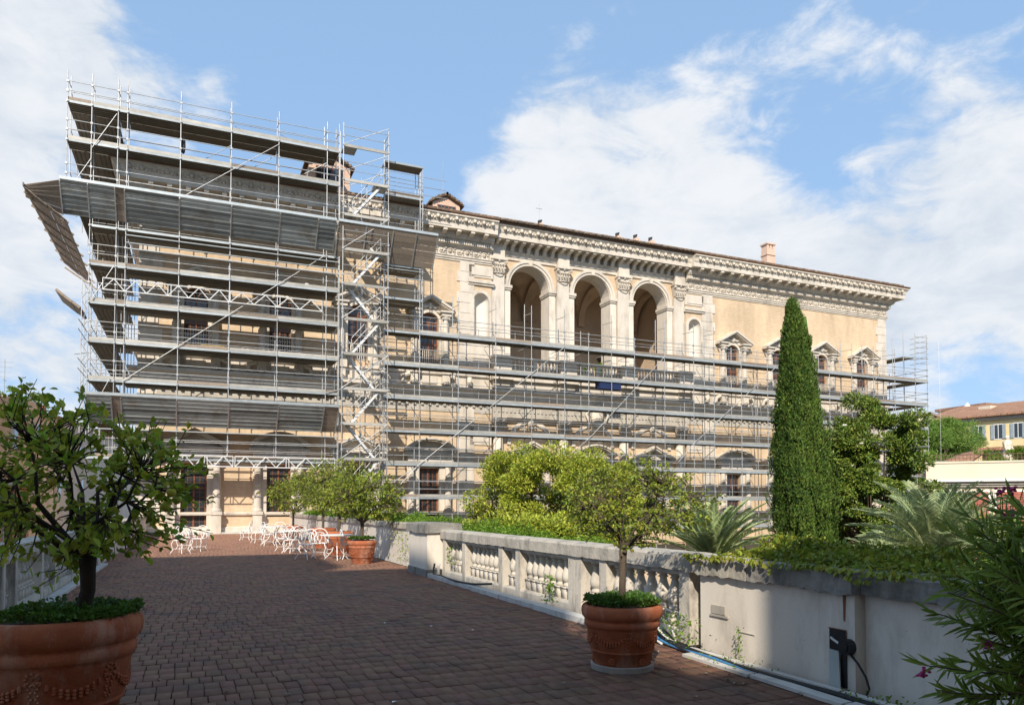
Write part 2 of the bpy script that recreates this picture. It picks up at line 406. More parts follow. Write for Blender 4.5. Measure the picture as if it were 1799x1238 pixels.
def dup(root, loc, rz=0, label=None, group=None, scale=None):
    def cp(o, par):
        c = o.copy(); COL.objects.link(c)
        if par is not None: c.parent = par
        for k in o.children: cp(k, c)
        return c
    r = cp(root, None); r.location = loc; r.rotation_euler = (0, 0, rz)
    if scale: r.scale = scale
    if label: r['label'] = label
    if group: r['group'] = group
    return r
_cyl = {}
def unit_cyl(m, n=6):
    k = (m, n)
    if k not in _cyl:
        b = MB(); b.tube([(0, 0, 0), (0, 0, 1)], 1, n); _cyl[k] = b.mesh('tube', M[m], True)
        me = _cyl[k]
        for p in me.polygons:
            if len(p.vertices) > 4: p.use_smooth = False
    return _cyl[k]
def rod(name, p0, p1, r, m, parent, n=6):             # a straight tube sharing one mesh
    p0 = Vector(p0); p1 = Vector(p1); d = p1 - p0
    o = bpy.data.objects.new(name, unit_cyl(m, n)); COL.objects.link(o); o.parent = parent
    base = wloc(parent)
    q = d.to_track_quat('Z', 'Y')
    o.location = p0 - base; o.rotation_mode = 'QUATERNION'; o.rotation_quaternion = q; o.scale = (r, r, d.length)
    return o
_ub = {}
def slab(name, x0, x1, y0, y1, z0, z1, m, parent):    # a box sharing one mesh
    if m not in _ub: _ub[m] = MB().box(0, 1, 0, 1, 0, 1).mesh('slab', M[m])
    o = bpy.data.objects.new(name, _ub[m]); COL.objects.link(o); o.parent = parent
    b = wloc(parent)
    o.location = (x0 - b.x, y0 - b.y, z0 - b.z); o.scale = (x1 - x0, y1 - y0, z1 - z0)
    return o
def npmesh(name, V, F, m, smooth=False):              # V (n,3), F (k,c) all faces with c corners
    me = bpy.data.meshes.new(name)
    V = np.asarray(V, dtype=np.float32); F = np.asarray(F, dtype=np.int32)
    me.vertices.add(len(V)); me.vertices.foreach_set('co', V.ravel())
    c = F.shape[1]
    me.loops.add(F.size); me.loops.foreach_set('vertex_index', F.ravel())
    me.polygons.add(len(F)); me.polygons.foreach_set('loop_start', np.arange(0, F.size, c, dtype=np.int32))
    try: me.polygons.foreach_set('loop_total', np.full(len(F), c, dtype=np.int32))
    except Exception: pass
    me.update(calc_edges=True); me.validate()
    me.materials.append(M[m])
    if smooth: me.polygons.foreach_set('use_smooth', [True] * len(me.polygons))
    return me

# ------------------------------------------------------------ the ground
g = MB(); g.add([(-600, -300, -5), (900, -300, -5), (900, 1200, -5), (-600, 1200, -5)], [(0, 1, 2, 3)])
struct('garden_ground', g, 'ground')

# terrace body (a wide bridge-like terrace with the garden below it)
t = MB(); t.box(-2.75, 5.62, -9, 45.30, -4.95, -.03)
struct('terrace_base', t, 'joint')
TER = bpy.data.objects['terrace_base']

# ------------------------------------------------------------ terrace bricks
def brick_positions():
    bw, bl = .128, .256
    res = []; ang = R(.6); ca, sa = math.cos(ang), math.sin(ang); r_ = random.Random(12)
    for j in range(-8, 190):
        off = (j % 2) * bw / 2 + (r_.random() - .5) * .07; cx_ = -4.2 + off
        while cx_ < 5.0:
            w_ = bw * r_.choice((.9, .96, 1.0, 1.0, 1.04, 1.12)); lx = cx_ + w_ / 2; ly = j * bl; cx_ += w_; bw_ = w_
            x = lx * ca - ly * sa + 1; y = lx * sa + ly * ca
            if -2.3 < x < 5.16 and -1.0 < y < 45.1: res.append((x, y, bw_, bl))
    return res, ang
BR, BA = brick_positions()
BR.sort(key=lambda b: (b[0] + 0) ** 2 + b[1] ** 2 + (0 if (b[1] * .917 + b[0] * .398) > 3.4 and abs((.917 * b[0] - .398 * b[1]) / (b[1] * .917 + b[0] * .398 + 1e-6)) < .72 else 1e4))
def brick_xf(b, r_):
    g_ = .002
    return b[2] - g_ * 2 - r_.random() * .006, b[3] - g_ * 2 - r_.random() * .006, (r_.random() - .5) * .010, (r_.random() - .5) * .035, [(r_.random() - .5) * .012 for _ in range(2)]
protos = []
for q in range(3):
    b = MB(); e = .012; rq = random.Random(q)
    def c_(): return (rq.random() - .5) * .02
    lo = [(-.5, -.5, 0), (.5, -.5, 0), (.5, .5, 0), (-.5, .5, 0)]
    hi = [(-.482 + c_(), -.48 + c_(), 1), (.482 + c_(), -.48 + c_(), 1), (.482 + c_(), .48 + c_(), 1), (-.482 + c_(), .48 + c_(), 1)]
    md = [(x, y, .86) for x, y, z in lo]
    b.add(lo + md + hi, [(0, 1, 5, 4), (1, 2, 6, 5), (2, 3, 7, 6), (3, 0, 4, 7), (4, 5, 9, 8), (5, 6, 10, 9), (6, 7, 11, 10), (7, 4, 8, 11), (8, 9, 10, 11)])
    protos.append(b)
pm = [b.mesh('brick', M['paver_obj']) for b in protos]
br_ = random.Random(3)
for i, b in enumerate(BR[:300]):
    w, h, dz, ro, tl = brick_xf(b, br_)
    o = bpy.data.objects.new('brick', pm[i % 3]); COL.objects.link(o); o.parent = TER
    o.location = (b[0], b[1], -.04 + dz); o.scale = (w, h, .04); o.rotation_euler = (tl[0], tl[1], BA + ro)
V = []; F = []
base = [np.array(b.v) for b in protos]
faces = np.array(protos[0].f)
rest = BR[300:]
Vb = np.zeros((len(rest), 12, 3)); Fb = np.zeros((len(rest), 9, 4), dtype=np.int32)
for i, b in enumerate(rest):
    w, h, dz, ro, tl = brick_xf(b, br_)
    P = base[i % 3] * np.array((w, h, .04)); a = BA + ro; c, s_ = math.cos(a), math.sin(a)
    Vb[i, :, 0] = P[:, 0] * c - P[:, 1] * s_ + b[0]; Vb[i, :, 1] = P[:, 0] * s_ + P[:, 1] * c + b[1]
    Vb[i, :, 2] = P[:, 2] - .04 + dz + P[:, 0] * tl[1]
    Fb[i] = faces + i * 12
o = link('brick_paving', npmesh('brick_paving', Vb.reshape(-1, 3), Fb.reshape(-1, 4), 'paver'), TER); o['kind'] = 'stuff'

# ------------------------------------------------------------ the palace
YW = 45.4; YC = 45.75; XL = -2.9; XR = 55.07; XM = 26.08
PAL = thing('palace', 'long ochre brick palace with a deep pale cornice and three tall loggia arches', 'palace', (XM, YW, 0))
WX = [.05, 4.65, 9.25, 13.86, 38.3, 42.9, 47.5, 52.1]
def wall(name, x0, x1, z0, z1, y, thick, ops, m):
    b = MB(); ops = sorted(ops)
    xs = x0
    def quad(xa, xb, za, zb):
        if xb - xa > 1e-4 and zb - za > 1e-4: b.add([(xa, y, za), (xb, y, za), (xb, y, zb), (xa, y, zb)], [(0, 1, 2, 3)])
    cols = {}
    for (xc, w, zb, zt, arch) in ops: cols.setdefault(xc, []).append((zb, zt, arch, w))
    for xc, lst in sorted(cols.items()):
        wm = max(l[3] for l in lst); xa, xb = xc - wm / 2, xc + wm / 2
        quad(xs, xa, z0, z1); z = z0
        for zb, zt, arch, w in sorted(lst):
            quad(xa, xb, z, zb); r = w / 2; pa, pb = xc - r, xc + r
            ztt = zt + .02 if arch else zt
            quad(xa, pa, zb, ztt); quad(pb, xb, zb, ztt)
            top = zt - r if arch else zt
            rv = [(pa, zb), (pa, top)]
            if arch:
                n = 16; pts = [(xc - r * math.cos(PI * i / n), top + r * math.sin(PI * i / n)) for i in range(n + 1)]
                for p, q in zip(pts, pts[1:]):
                    b.add([(p[0], y, p[1]), (q[0], y, q[1]), (q[0], y, zt + .02), (p[0], y, zt + .02)], [(0, 1, 2, 3)])
                rv += pts[1:]
            else: rv += [(pb, top)]
            z = ztt
            rv += [(pb, zb)]
            for p, q in zip(rv, rv[1:] + rv[:1]):
                b.add([(p[0], y, p[1]), (p[0], y + thick, p[1]), (q[0], y + thick, q[1]), (q[0], y, q[1])], [(0, 1, 2, 3)])
        quad(xa, xb, z, z1); xs = xb
    quad(xs, x1, z0, z1)
    return part(name, b, m, PAL)
ops = []
for x in WX:
    ops.append((x, 1.25, 10.6, 14.03, True)); ops.append((x, 1.36, .12 if x < 1 else .95, 4.0, False))
wall('wing_wall', XL, 18.2, -5, 17.7, YW, .4, [o for o in ops if o[0] < 20] + [(17.42, 1.1, 12.75, 15.72, True)], 'wallbrick')
wall('wing_wall', 33.96, XR, -5, 17.7, YW, .4, [o for o in ops if o[0] > 20] + [(34.74, 1.1, 12.75, 15.72, True)], 'wallbrick')
AX = [21.15, 26.08, 31.0]
wall('loggia_wall', 18.2, 33.96, 9.6, 19.2, YC, 1.2, [(x, 3.0, 10.55, 18.1, True) for x in AX], 'wallbrick')
wall('centre_wall', 18.2, 33.96, -5, 9.6, YC, .4, [(x, 1.36, .95, 4.0, False) for x in AX], 'wallbrick')
b = MB(); b.add([(XL, YW, -5), (XL, 66, -5), (XL, 66, 17.7), (XL, YW, 17.7)], [(0, 1, 2, 3)])
b.add([(XR, YW, -5), (XR, 66, -5), (XR, 66, 17.7), (XR, YW, 17.7)], [(0, 1, 2, 3)]); b.box(XL + .01, XR - .01, 65.7, 66, -5, 17.7)
b.add([(18.2, YW, -5), (18.2, YC, -5), (18.2, YC, 17.7), (18.2, YW, 17.7)], [(0, 1, 2, 3)])
b.add([(33.96, YW, -5), (33.96, YC, -5), (33.96, YC, 17.7), (33.96, YW, 17.7)], [(0, 1, 2, 3)])
part('side_wall', b, M['pinkplaster'] if False else M['wallbrick'], PAL)
# floors and inner dark walls so that rooms are closed
b = MB(); b.box(XL + .1, 18.1, 47.2, 47.4, -5, 17.7); b.box(34.1, XR - .1, 47.2, 47.4, -5, 17.7); b.box(18.2, 33.96, 47.4, 47.5, -5, 9.4)
for z in (4.8, 9.4, 17.6): b.box(XL + .02, 18.1, YW + .02, 47.3, z, z + .15); b.box(34.1, XR - .02, YW + .02, 47.3, z, z + .15)
part('inner_wall', b, 'door', PAL)
# loggia room: back wall, floor, barrel vault with groins
LY0 = YC + 1.2; LY1 = 52.
b = MB(); b.box(18.0, 34.2, LY1, LY1 + .2, 9.6, 20); b.box(17.95, 18.2, LY0 - 1.15, LY1, 9.6, 20); b.box(33.96, 34.2, LY0 - 1.15, LY1, 9.6, 20)
part('loggia_inner_wall', b, 'vault', PAL)
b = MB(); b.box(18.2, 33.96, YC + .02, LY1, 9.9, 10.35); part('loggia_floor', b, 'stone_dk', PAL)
b = MB(); ns = 12
for xc in AX:                                         # transverse and long barrels crossing: vault surface z = max
    hw = 2.46; hy = (LY1 - LY0) / 2; yc = (LY0 + LY1) / 2; NG = 20
    vs = []
    for i in range(NG + 1):
        for j in range(NG + 1):
            u = -1 + 2 * i / NG; w = -1 + 2 * j / NG
            z = 16.0 + 2.75 * max(math.sqrt(max(0, 1 - u * u)), math.sqrt(max(0, 1 - w * w)))
            vs.append((xc + u * hw, yc + w * hy, z))
    b.add(vs, [(i * (NG + 1) + j, i * (NG + 1) + j + 1, (i + 1) * (NG + 1) + j + 1, (i + 1) * (NG + 1) + j) for i in range(NG) for j in range(NG)])
b.box(18.0, 34.1, LY0 - .05, LY1, 18.9, 19.1)
part('groin_vault', b, 'vault', PAL, True)
for xc in (18.66, 23.62, 28.54, 33.5):
    b = MB()
    for i in range(14):
        t0 = PI * i / 14; t1 = PI * (i + 1) / 14; yc = (LY0 + LY1) / 2; hy = (LY1 - LY0) / 2 - .02
        p = lambda r, t: (yc - (hy - r) * math.cos(t), 16.0 + (2.7 - r) * math.sin(t))
        q = [p(0, t0), p(.22, t0), p(.22, t1), p(0, t1)]
        x0, x1 = max(18.22, xc - .25), min(33.94, xc + .25)
        b.add([(x0, y, z) for y, z in q] + [(x1, y, z) for y, z in q], [(0, 1, 2, 3), (7, 6, 5, 4), (0, 4, 5, 1), (1, 5, 6, 2), (2, 6, 7, 3), (3, 7, 4, 0)])
    part('vault_rib', b, 'vault', PAL)
b = MB(); b.box(18.25, 33.9, LY1 - .12, LY1 - .01, 15.6, 15.9); part('wall_moulding', b, 'vault', PAL)
for xc in AX:
    b = MB(); b.box(xc - .75, xc + .75, LY1 - .09, LY1 - .02, 10.35, 13.4); b.box(xc - .95, xc + .95, LY1 - .2, LY1 - .095, 13.4, 13.6); part('loggia_door', b, 'door', PAL)

# niches
for xc in (17.42, 34.74):
    b = MB(); r = .55; n = 14; zt = 15.72 - r
    ring = [(xc - r * math.cos(PI * i / n), YW + .02 + .55 * math.sin(PI * i / n)) for i in range(n + 1)]
    for p, q in zip(ring, ring[1:]): b.add([(p[0], p[1], 12.75), (q[0], q[1], 12.75), (q[0], q[1], zt), (p[0], p[1], zt)], [(0, 1, 2, 3)])
    m_ = 8
    pt = lambda i, j: (xc - r * math.cos(PI * i / n) * math.cos(PI / 2 * j / m_), YW + .02 + .55 * math.sin(PI * i / n) * math.cos(PI / 2 * j / m_), zt + r * math.sin(PI / 2 * j / m_))
    for j in range(m_):
        for i in range(n): b.add([pt(i, j), pt(i + 1, j), pt(i + 1, j + 1), pt(i, j + 1)], [(0, 1, 2, 3)])
    b.add([(xc - r, YW + .01, 12.75), (xc + r, YW + .01, 12.75), (xc + r, YW + .6, 12.75), (xc - r, YW + .6, 12.75)], [(0, 1, 2, 3)])
    ni = part('niche', b, 'niche', PAL, True)
    b = MB(); b.arcband(xc, zt, r + .002, r + .2, YW - .08, YW + .03); b.box(xc - r - .2, xc - r - .002, YW - .08, YW + .03, 12.75, zt); b.box(xc + r + .002, xc + r + .2, YW - .08, YW + .03, 12.75, zt)
    b.box(xc - r - .3, xc + r + .3, YW - .16, YW + .01, 12.55, 12.75)
    part('niche_frame', b, 'stone', ni)
    b = MB(); b.box(xc - .85, xc + .85, YW - .06, YW + .01, 16.75, 17.55)
    b.box(xc - .68, xc + .68, YW - .1, YW - .062, 16.88, 17.42); b.box(xc - .93, xc + .93, YW - .2, YW + .01, 16.35, 16.55); b.box(xc - .93, xc + .93, YW - .12, YW + .01, 16.22, 16.348)
    part('niche_panel', b, 'stone', PAL)

# corner stones (quoins)
for q0, flip in ((15.72, 0), (35.45, 1), (53.85, 0), (XL, 1)):
    for k in range(28):
        z = -1.6 + k * .69
        if z > 17.2: break
        if 8.6 < z + .3 < 10.3: continue
        wd = 1.0 if k % 2 else 1.22
        x0, x1 = (q0 + (1.22 - wd), q0 + 1.22) if not flip else (q0, q0 + wd)
        slab('quoin', x0, x1, YW - .06, YW + .02, z + .012, min(z + .678, 17.66), 'stone', PAL)
for x0 in (16.55, 35.35):
    pass

# main entablature and cornice
arch_p = [(0, 17.66), (.06, 17.66), (.06, 17.78), (.12, 17.78), (.12, 17.88), (.18, 17.92), (.18, 17.98), (0, 17.98)]
frieze_p = [(0, 17.98), (.05, 17.98), (.05, 18.52), (0, 18.52)]
bed_p = [(0, 18.52), (.16, 18.52), (.16, 18.60), (.30, 18.64), (.30, 18.92), (.44, 19.0), (.5, 19.06), (.5, 19.12), (0, 19.12)]
cor_p = [(0, 19.12), (.56, 19.12), (.56, 19.38), (.60, 19.40), (1.05, 19.40), (1.05, 19.38), (1.10, 19.38), (1.10, 19.70), (1.14, 19.74), (1.16, 19.80), (1.20, 19.98), (1.30, 20.12), (1.35, 20.14), (1.35, 20.22), (0, 20.22)]
gut_p = [(0, 20.22), (1.36, 20.225), (1.42, 20.30), (1.42, 20.36), (1.2, 20.40), (0, 20.40)]
for nm, p, m_ in (('architrave', arch_p, 'stone'), ('frieze', frieze_p, 'stone'), ('bed_moulding', bed_p, 'stone'), ('cornice', cor_p, 'stone'), ('gutter', gut_p, 'gutter')):
    for b in (MB().runx(p, XL, 18.2, YW, 1, 0), MB().runy(p, YW, 66, XL - .003, -1, 1), MB().runx(p, 33.96, XR, YW, 0, 1), MB().runy(p, YW, 66, XR + .003, 1, 1)):
        part(nm, b, m_, PAL)
# centre: plain architrave high up, tall brackets, cornice set back
ca = [(0, 18.35), (.10, 18.35), (.10, 18.55), (.16, 18.56), (.16, 18.72), (.26, 18.76), (.26, 18.86), (0, 18.86)]
b = MB(); b.runx(ca, 18.2, 33.96, YC); part('architrave', b, 'stone', PAL)
cf = [(0, 18.86), (.06, 18.86), (.06, 19.40), (0, 19.40)]
b = MB(); b.runx(cf, 18.2, 33.96, YC); part('frieze', b, 'stone', PAL)
cc_ = [(p, z) for p, z in cor_p]
cc_ = [(0, 19.36), (.56, 19.36), (.56, 19.40), (1.05, 19.402)] + cor_p[5:]
b = MB(); b.runx(cc_, 18.203, 33.957, YC); part('cornice', b, 'stone', PAL)
b = MB(); b.runx(gut_p, 18.203, 33.957, YC); part('gutter', b, 'gutter', PAL)
# modillions, one mesh shared
mb_ = MB(); mb_.add([(-.13, 0, 0), (.13, 0, 0), (.13, 0, .27), (-.13, 0, .27), (-.13, -.5, .12), (.13, -.5, .12), (.13, -.5, .27), (-.13, -.5, .27), (-.13, -.2, .02), (.13, -.2, .02)],
                    [(0, 8, 9, 1), (8, 4, 5, 9), (4, 7, 6, 5), (0, 3, 7, 4, 8), (1, 9, 5, 6, 2)])
mod_me = mb_.mesh('modillion', M['stone'])
def put(name, me, x, y, z, parent=PAL, rz=0, sc=(1, 1, 1)):
    o = link(name, me, parent, Vector((x, y, z)) - wloc(parent)); o.rotation_euler = (0, 0, rz); o.scale = sc; return o
for x0, x1, n, yy in ((XL + .1, 17.9, 22, YW - .56), (34.3, XR - .1, 22, YW - .56)):
    for i in range(n): put('modillion', mod_me, x0 + (x1 - x0) * (i + .5) / n, yy, 19.12)
bm2 = MB(); bm2.add([(-.16, 0, -.1), (.16, 0, -.1), (.16, 0, .52), (-.16, 0, .52), (-.16, -.95, .4), (.16, -.95, .4), (.16, -.95, .52), (-.16, -.95, .52), (-.16, -.3, -.02), (.16, -.3, -.02), (-.16, -.42, .25), (.16, -.42, .25)],
                     [(0, 8, 9, 1), (8, 10, 11, 9), (10, 4, 5, 11), (4, 7, 6, 5), (0, 3, 7, 4, 10, 8), (1, 9, 11, 5, 6, 2)])
cb_me = bm2.mesh('modillion', M['stone'])
for i in range(26): put('modillion', cb_me, 18.2 + 15.76 * (i + .5) / 26, YC - .06, 18.87, sc=(.75, 1, 1))
# lion heads and leaves on the cornice, dentils, frieze relief
b = MB(); bl = MB(); bd = MB(); bf = MB(); rr = random.Random(5)
def heads(x0, x1, y, step):
    n = int((x1 - x0) / step)
    for i in range(n):
        x = x0 + (x1 - x0) * (i + .5) / n
        b.blob((x, y - .08, 19.95), .13, 7, 5, (1, .9, 1.15)); b.blob((x, y - .17, 19.89), .06, 6, 4)
        xm = x + (x1 - x0) / n / 2
        if i < n - 1:
            for s_ in (-1, 1): bl.blob((xm + s_ * .1, y - .02, 19.86), .1, 6, 4, (1.1, .5, .8))
            bl.blob((xm, y - .03, 19.96), .09, 6, 4, (.7, .6, 1.3))
heads(XL - .8, 18.1, YW - 1.18, .62); heads(34.1, XR + .9, YW - 1.18, .62); heads(18.5, 33.7, YC - 1.18, .60)
for x0, x1 in ((XL - .25, 18.15), (34.0, XR + .25)):
    n = int((x1 - x0) / .155)
    for i in range(n): x = x0 + i * .155; bd.box(x, x + .1, YW - .40, YW - .303, 18.67, 18.9)
    n = int((x1 - x0) / .155)
    for i in range(n): x = x0 + i * .155; bd.blob((x + .05, YW - .46, 19.02), .055, 5, 3)
    x = x0 + .4
    while x < x1 - .3:                                # scrolling foliage of the frieze
        s_ = 1 if int(x / .6) % 2 else -1
        for k in range(9):
            t = k / 8 * 1.7 * PI; rad = .2 * (1 - k / 12)
            bf.blob((x + rad * math.cos(t), YW - .1, 18.25 + s_ * rad * math.sin(t) * .95), .06, 5, 3, (1, .9, 1))
        bf.blob((x, YW - .12, 18.25), .085, 6, 4)
        for k in range(3): bf.blob((x + .3, YW - .1, 18.08 + k * .16), .055 + rr.random() * .02, 5, 3)
        x += .6
for (mm, nm) in ((b, 'lion_head_ornament'), (bl, 'palmette_ornament'), (bd, 'dentil'), (bf, 'frieze_relief')):
    part(nm, mm, 'stone', PAL, nm != 'dentil', kind='stuff')

# pilasters and capitals of the loggia
PX = [18.70, 23.62, 28.54, 33.46]
def capital():
    b = MB(); rq = random.Random(2)
    b.lathe([(.40, 0), (.42, .02), (.43, .06), (.38, .08)], n=12)
    b.add([(-.40, -.12, .05), (.40, -.12, .05), (.55, -.3, .9), (-.55, -.3, .9), (-.40, .1, .05), (.40, .1, .05), (.55, .1, .9), (-.55, .1, .9)], [(0, 1, 2, 3), (1, 5, 6, 2), (4, 0, 3, 7), (3, 2, 6, 7)])
    for row, zz, n in ((0, .12, 5), (1, .38, 6)):
        for i in range(n):
            x = -.42 + .84 * i / (n - 1)
            b.tube([(x, -.14, zz), (x, -.22, zz + .18), (x, -.33, zz + .27), (x, -.36, zz + .2)], [.07, .075, .06, .03], 5)
    for s_ in (-1, 1):
        b.tube([(s_ * .2, -.2, .55), (s_ * .42, -.32, .8), (s_ * .55, -.4, .78), (s_ * .5, -.42, .68)], [.05, .055, .05, .03], 5)
        b.blob((s_ * .52, -.38, .76), .1, 6, 4)
    b.blob((0, -.34, .86), .09, 6, 4)
    b.box(-.6, .6, -.42, .1, .9, 1.0)
    return b.mesh('capital', M['stone'], False)
cap_me = capital()
for x in PX:
    b = MB(); b.box(x - .46, x + .46, YC - .28, YC + .02, 10.9, 17.2)
    b.box(x - .56, x + .56, YC - .38, YC + .02, 10.55, 10.75); b.box(x - .52, x + .52, YC - .34, YC + .02, 10.752, 10.9)
    pl = part('pilaster', b, 'stone', PAL)
    o = put('capital', cap_me, x, YC - .16, 17.2, pl)
    b = MB(); b.box(x - .44, x + .44, YC - .42, YC - .06, 18.35, 19.36); b.box(x - .5, x + .5, YC - .48, YC - .06, 18.2, 18.35)
    part('entablature_block', b, 'stone', PAL)
# archivolts, impost and stone piers
for x in AX:
    zs = 16.6
    b = MB(); b.arcband(x, zs, 1.503, 1.68, YC - .10, YC + .02, n=20); b.arcband(x, zs, 1.68, 1.86, YC - .17, YC + .02, n=20)
    b.box(x - .13, x + .13, YC - .24, YC - .02, 18.05, 18.42)
    part('archivolt', b, 'stone', PAL)
    for s_ in (-1, 1):
        xa = x + s_ * 1.5
        b = MB(); lo, hi = sorted((xa - s_ * .12, xa + s_ * .48))
        b.box(lo, hi, YC - .22, YC + 1.28, zs - .22, zs - .02); b.box(lo + .04, hi - .04, YC - .16, YC + 1.24, zs - .34, zs - .222)
        part('impost', b, 'stone', PAL)
        lo, hi = sorted((xa - s_ * .02, xa + s_ * .44))
        b = MB(); b.box(lo, hi, YC - .08, YC + 1.24, 10.4, zs - .345)
        part('arch_pier', b, 'plaster', PAL)
for x in AX: part('arch_soffit', MB().arcband(x, 16.6, 1.47, 1.5, YC + .0, YC + 1.22, n=20), 'plaster', PAL)
# ------------------------------------------------------------ windows of the palace
def up_window():                                       # local origin: opening centre on wall plane, z = 10.6
    fr = MB(); r = .625; zs = 3.43 - .625
    for x0, x1 in ((-.62, -.55), (.55, .62), (-.04, .04)): fr.box(x0, x1, .20, .27, 0, zs)
    for z in (.02, 1.35, zs - .05): fr.box(-.55, .55, .21, .26, z, z + .09)
    fr.arcband(0, zs, .5, .62, .20, .27, n=12)
    for a in (PI / 3, 2 * PI / 3): fr.obox((0, .235, zs), (.52 * math.cos(a), .235, zs + .52 * math.sin(a)), .05, .04, (0, 1, 0))
    for x in (-.3, .3): fr.box(x - .015, x + .015, .22, .25, 0, zs)
    for k in range(9): fr.box(-.55, .55, .225, .245, .3 + k * .3, .32 + k * .3)
    pa = MB(); pts = [(-.6, 0), (.6, 0), (.6, zs)] + [(.6 * math.cos(PI * i / 12), zs + .6 * math.sin(PI * i / 12)) for i in range(1, 12)] + [(-.6, zs)]
    pa.poly_y(pts, .235, .24)
    su = MB()
    su.arcband(0, zs, r + .002, r + .17, -.14, .02, n=16)
    for s in (-1, 1):
        lo, hi = sorted((s * (r + .002), s * (r + .17))); su.box(lo, hi, -.14, .02, .0, zs)
        lo, hi = sorted((s * .81, s * 1.25)); su.box(lo, hi, -.2, .02, .0, 3.2)
        su.tube([(s * 1.03, -.24, .25), (s * 1.03, -.24, 1.4), (s * 1.03, -.24, 2.95)], [.18, .185, .15], 12)
        su.lathe([(.24, 0), (.24, .1), (.2, .14), (.2, .25)], (s * 1.03, -.24, 0.02), 12)
        su.lathe([(.16, 0), (.2, .06), (.25, .16), (.25, .22)], (s * 1.03, -.24, 2.95), 12)
        for k in (-1, 1): su.blob((s * 1.03 + k * .2, -.36, 3.07), .09, 6, 4)
        lo, hi = sorted((s * .72, s * 1.36)); su.box(lo, hi, -.5, .02, 3.2, 3.42)
        lo, hi = sorted((s * .62, s * 1.46)); su.box(lo, hi, -.62, .02, 3.42, 3.52)
        su.obox((s * .8, -.12, 2.35), (s * 1.3, -.12, 3.15), .3, .1, (0, 1, 0))
        lo, hi = sorted((s * .72, s * 1.4)); su.box(lo, hi, -.5, .02, -.55, -.01)
        lo, hi = sorted((s * .8, s * 1.3)); su.box(lo, hi, -.4, .02, -1.15, -.55)
        su.blob((s * 1.05, -.34, -1.1), .2, 8, 5, (1, 1, .9))
    pe = MB()
    for s in (-1, 1):
        for (w, h, p, o) in ((.10, .12, .66, 0.0), (.10, .09, .56, -.11)):
            a = Vector((s * 1.62, 0, 3.55 + o)); c = Vector((0, 0, 4.42 + o))
            d = (c - a).normalized(); n_ = Vector((-d.z * s, 0, d.x * s)) * (h / 2)
            q = [(a.x, a.z - h * .6), (a.x, a.z + h * .6), (c.x, c.z + h * .6), (c.x, c.z - h * .6)]
            if s > 0: q = q[::-1]
            pe.poly_y(q, -p, -.0)
    pe.poly_y([(-1.5, 3.5), (1.5, 3.5), (0, 4.36)], -.1, -.01)
    pe.blob((0, -.2, 3.85), .2, 8, 5, (.9, .5, 1.1))
    for s in (-1, 1): pe.tube([(0, -.18, 3.85), (s * .35, -.2, 3.75), (s * .6, -.18, 3.85), (s * .7, -.16, 3.72)], [.09, .08, .06, .03], 6)
    ra = MB(); ra.box(-.6, .6, .02, .06, 1.0, 1.05); ra.box(-.6, .6, .02, .06, .05, .09)
    for k in range(9):
        x = -.55 + k * .137; ra.lathe([(.02, .09), (.035, .3), (.02, .5), (.035, .75), (.02, 1.0)], (x, .04, 0), 6)
    return fr.mesh('window_frame', M['frame']), pa.mesh('pane', M['glass']), su.mesh('window_surround', M['stone']), pe.mesh('pediment', M['stone']), ra.mesh('window_railing', M['stone'])
UP = up_window()
LOWP = {}
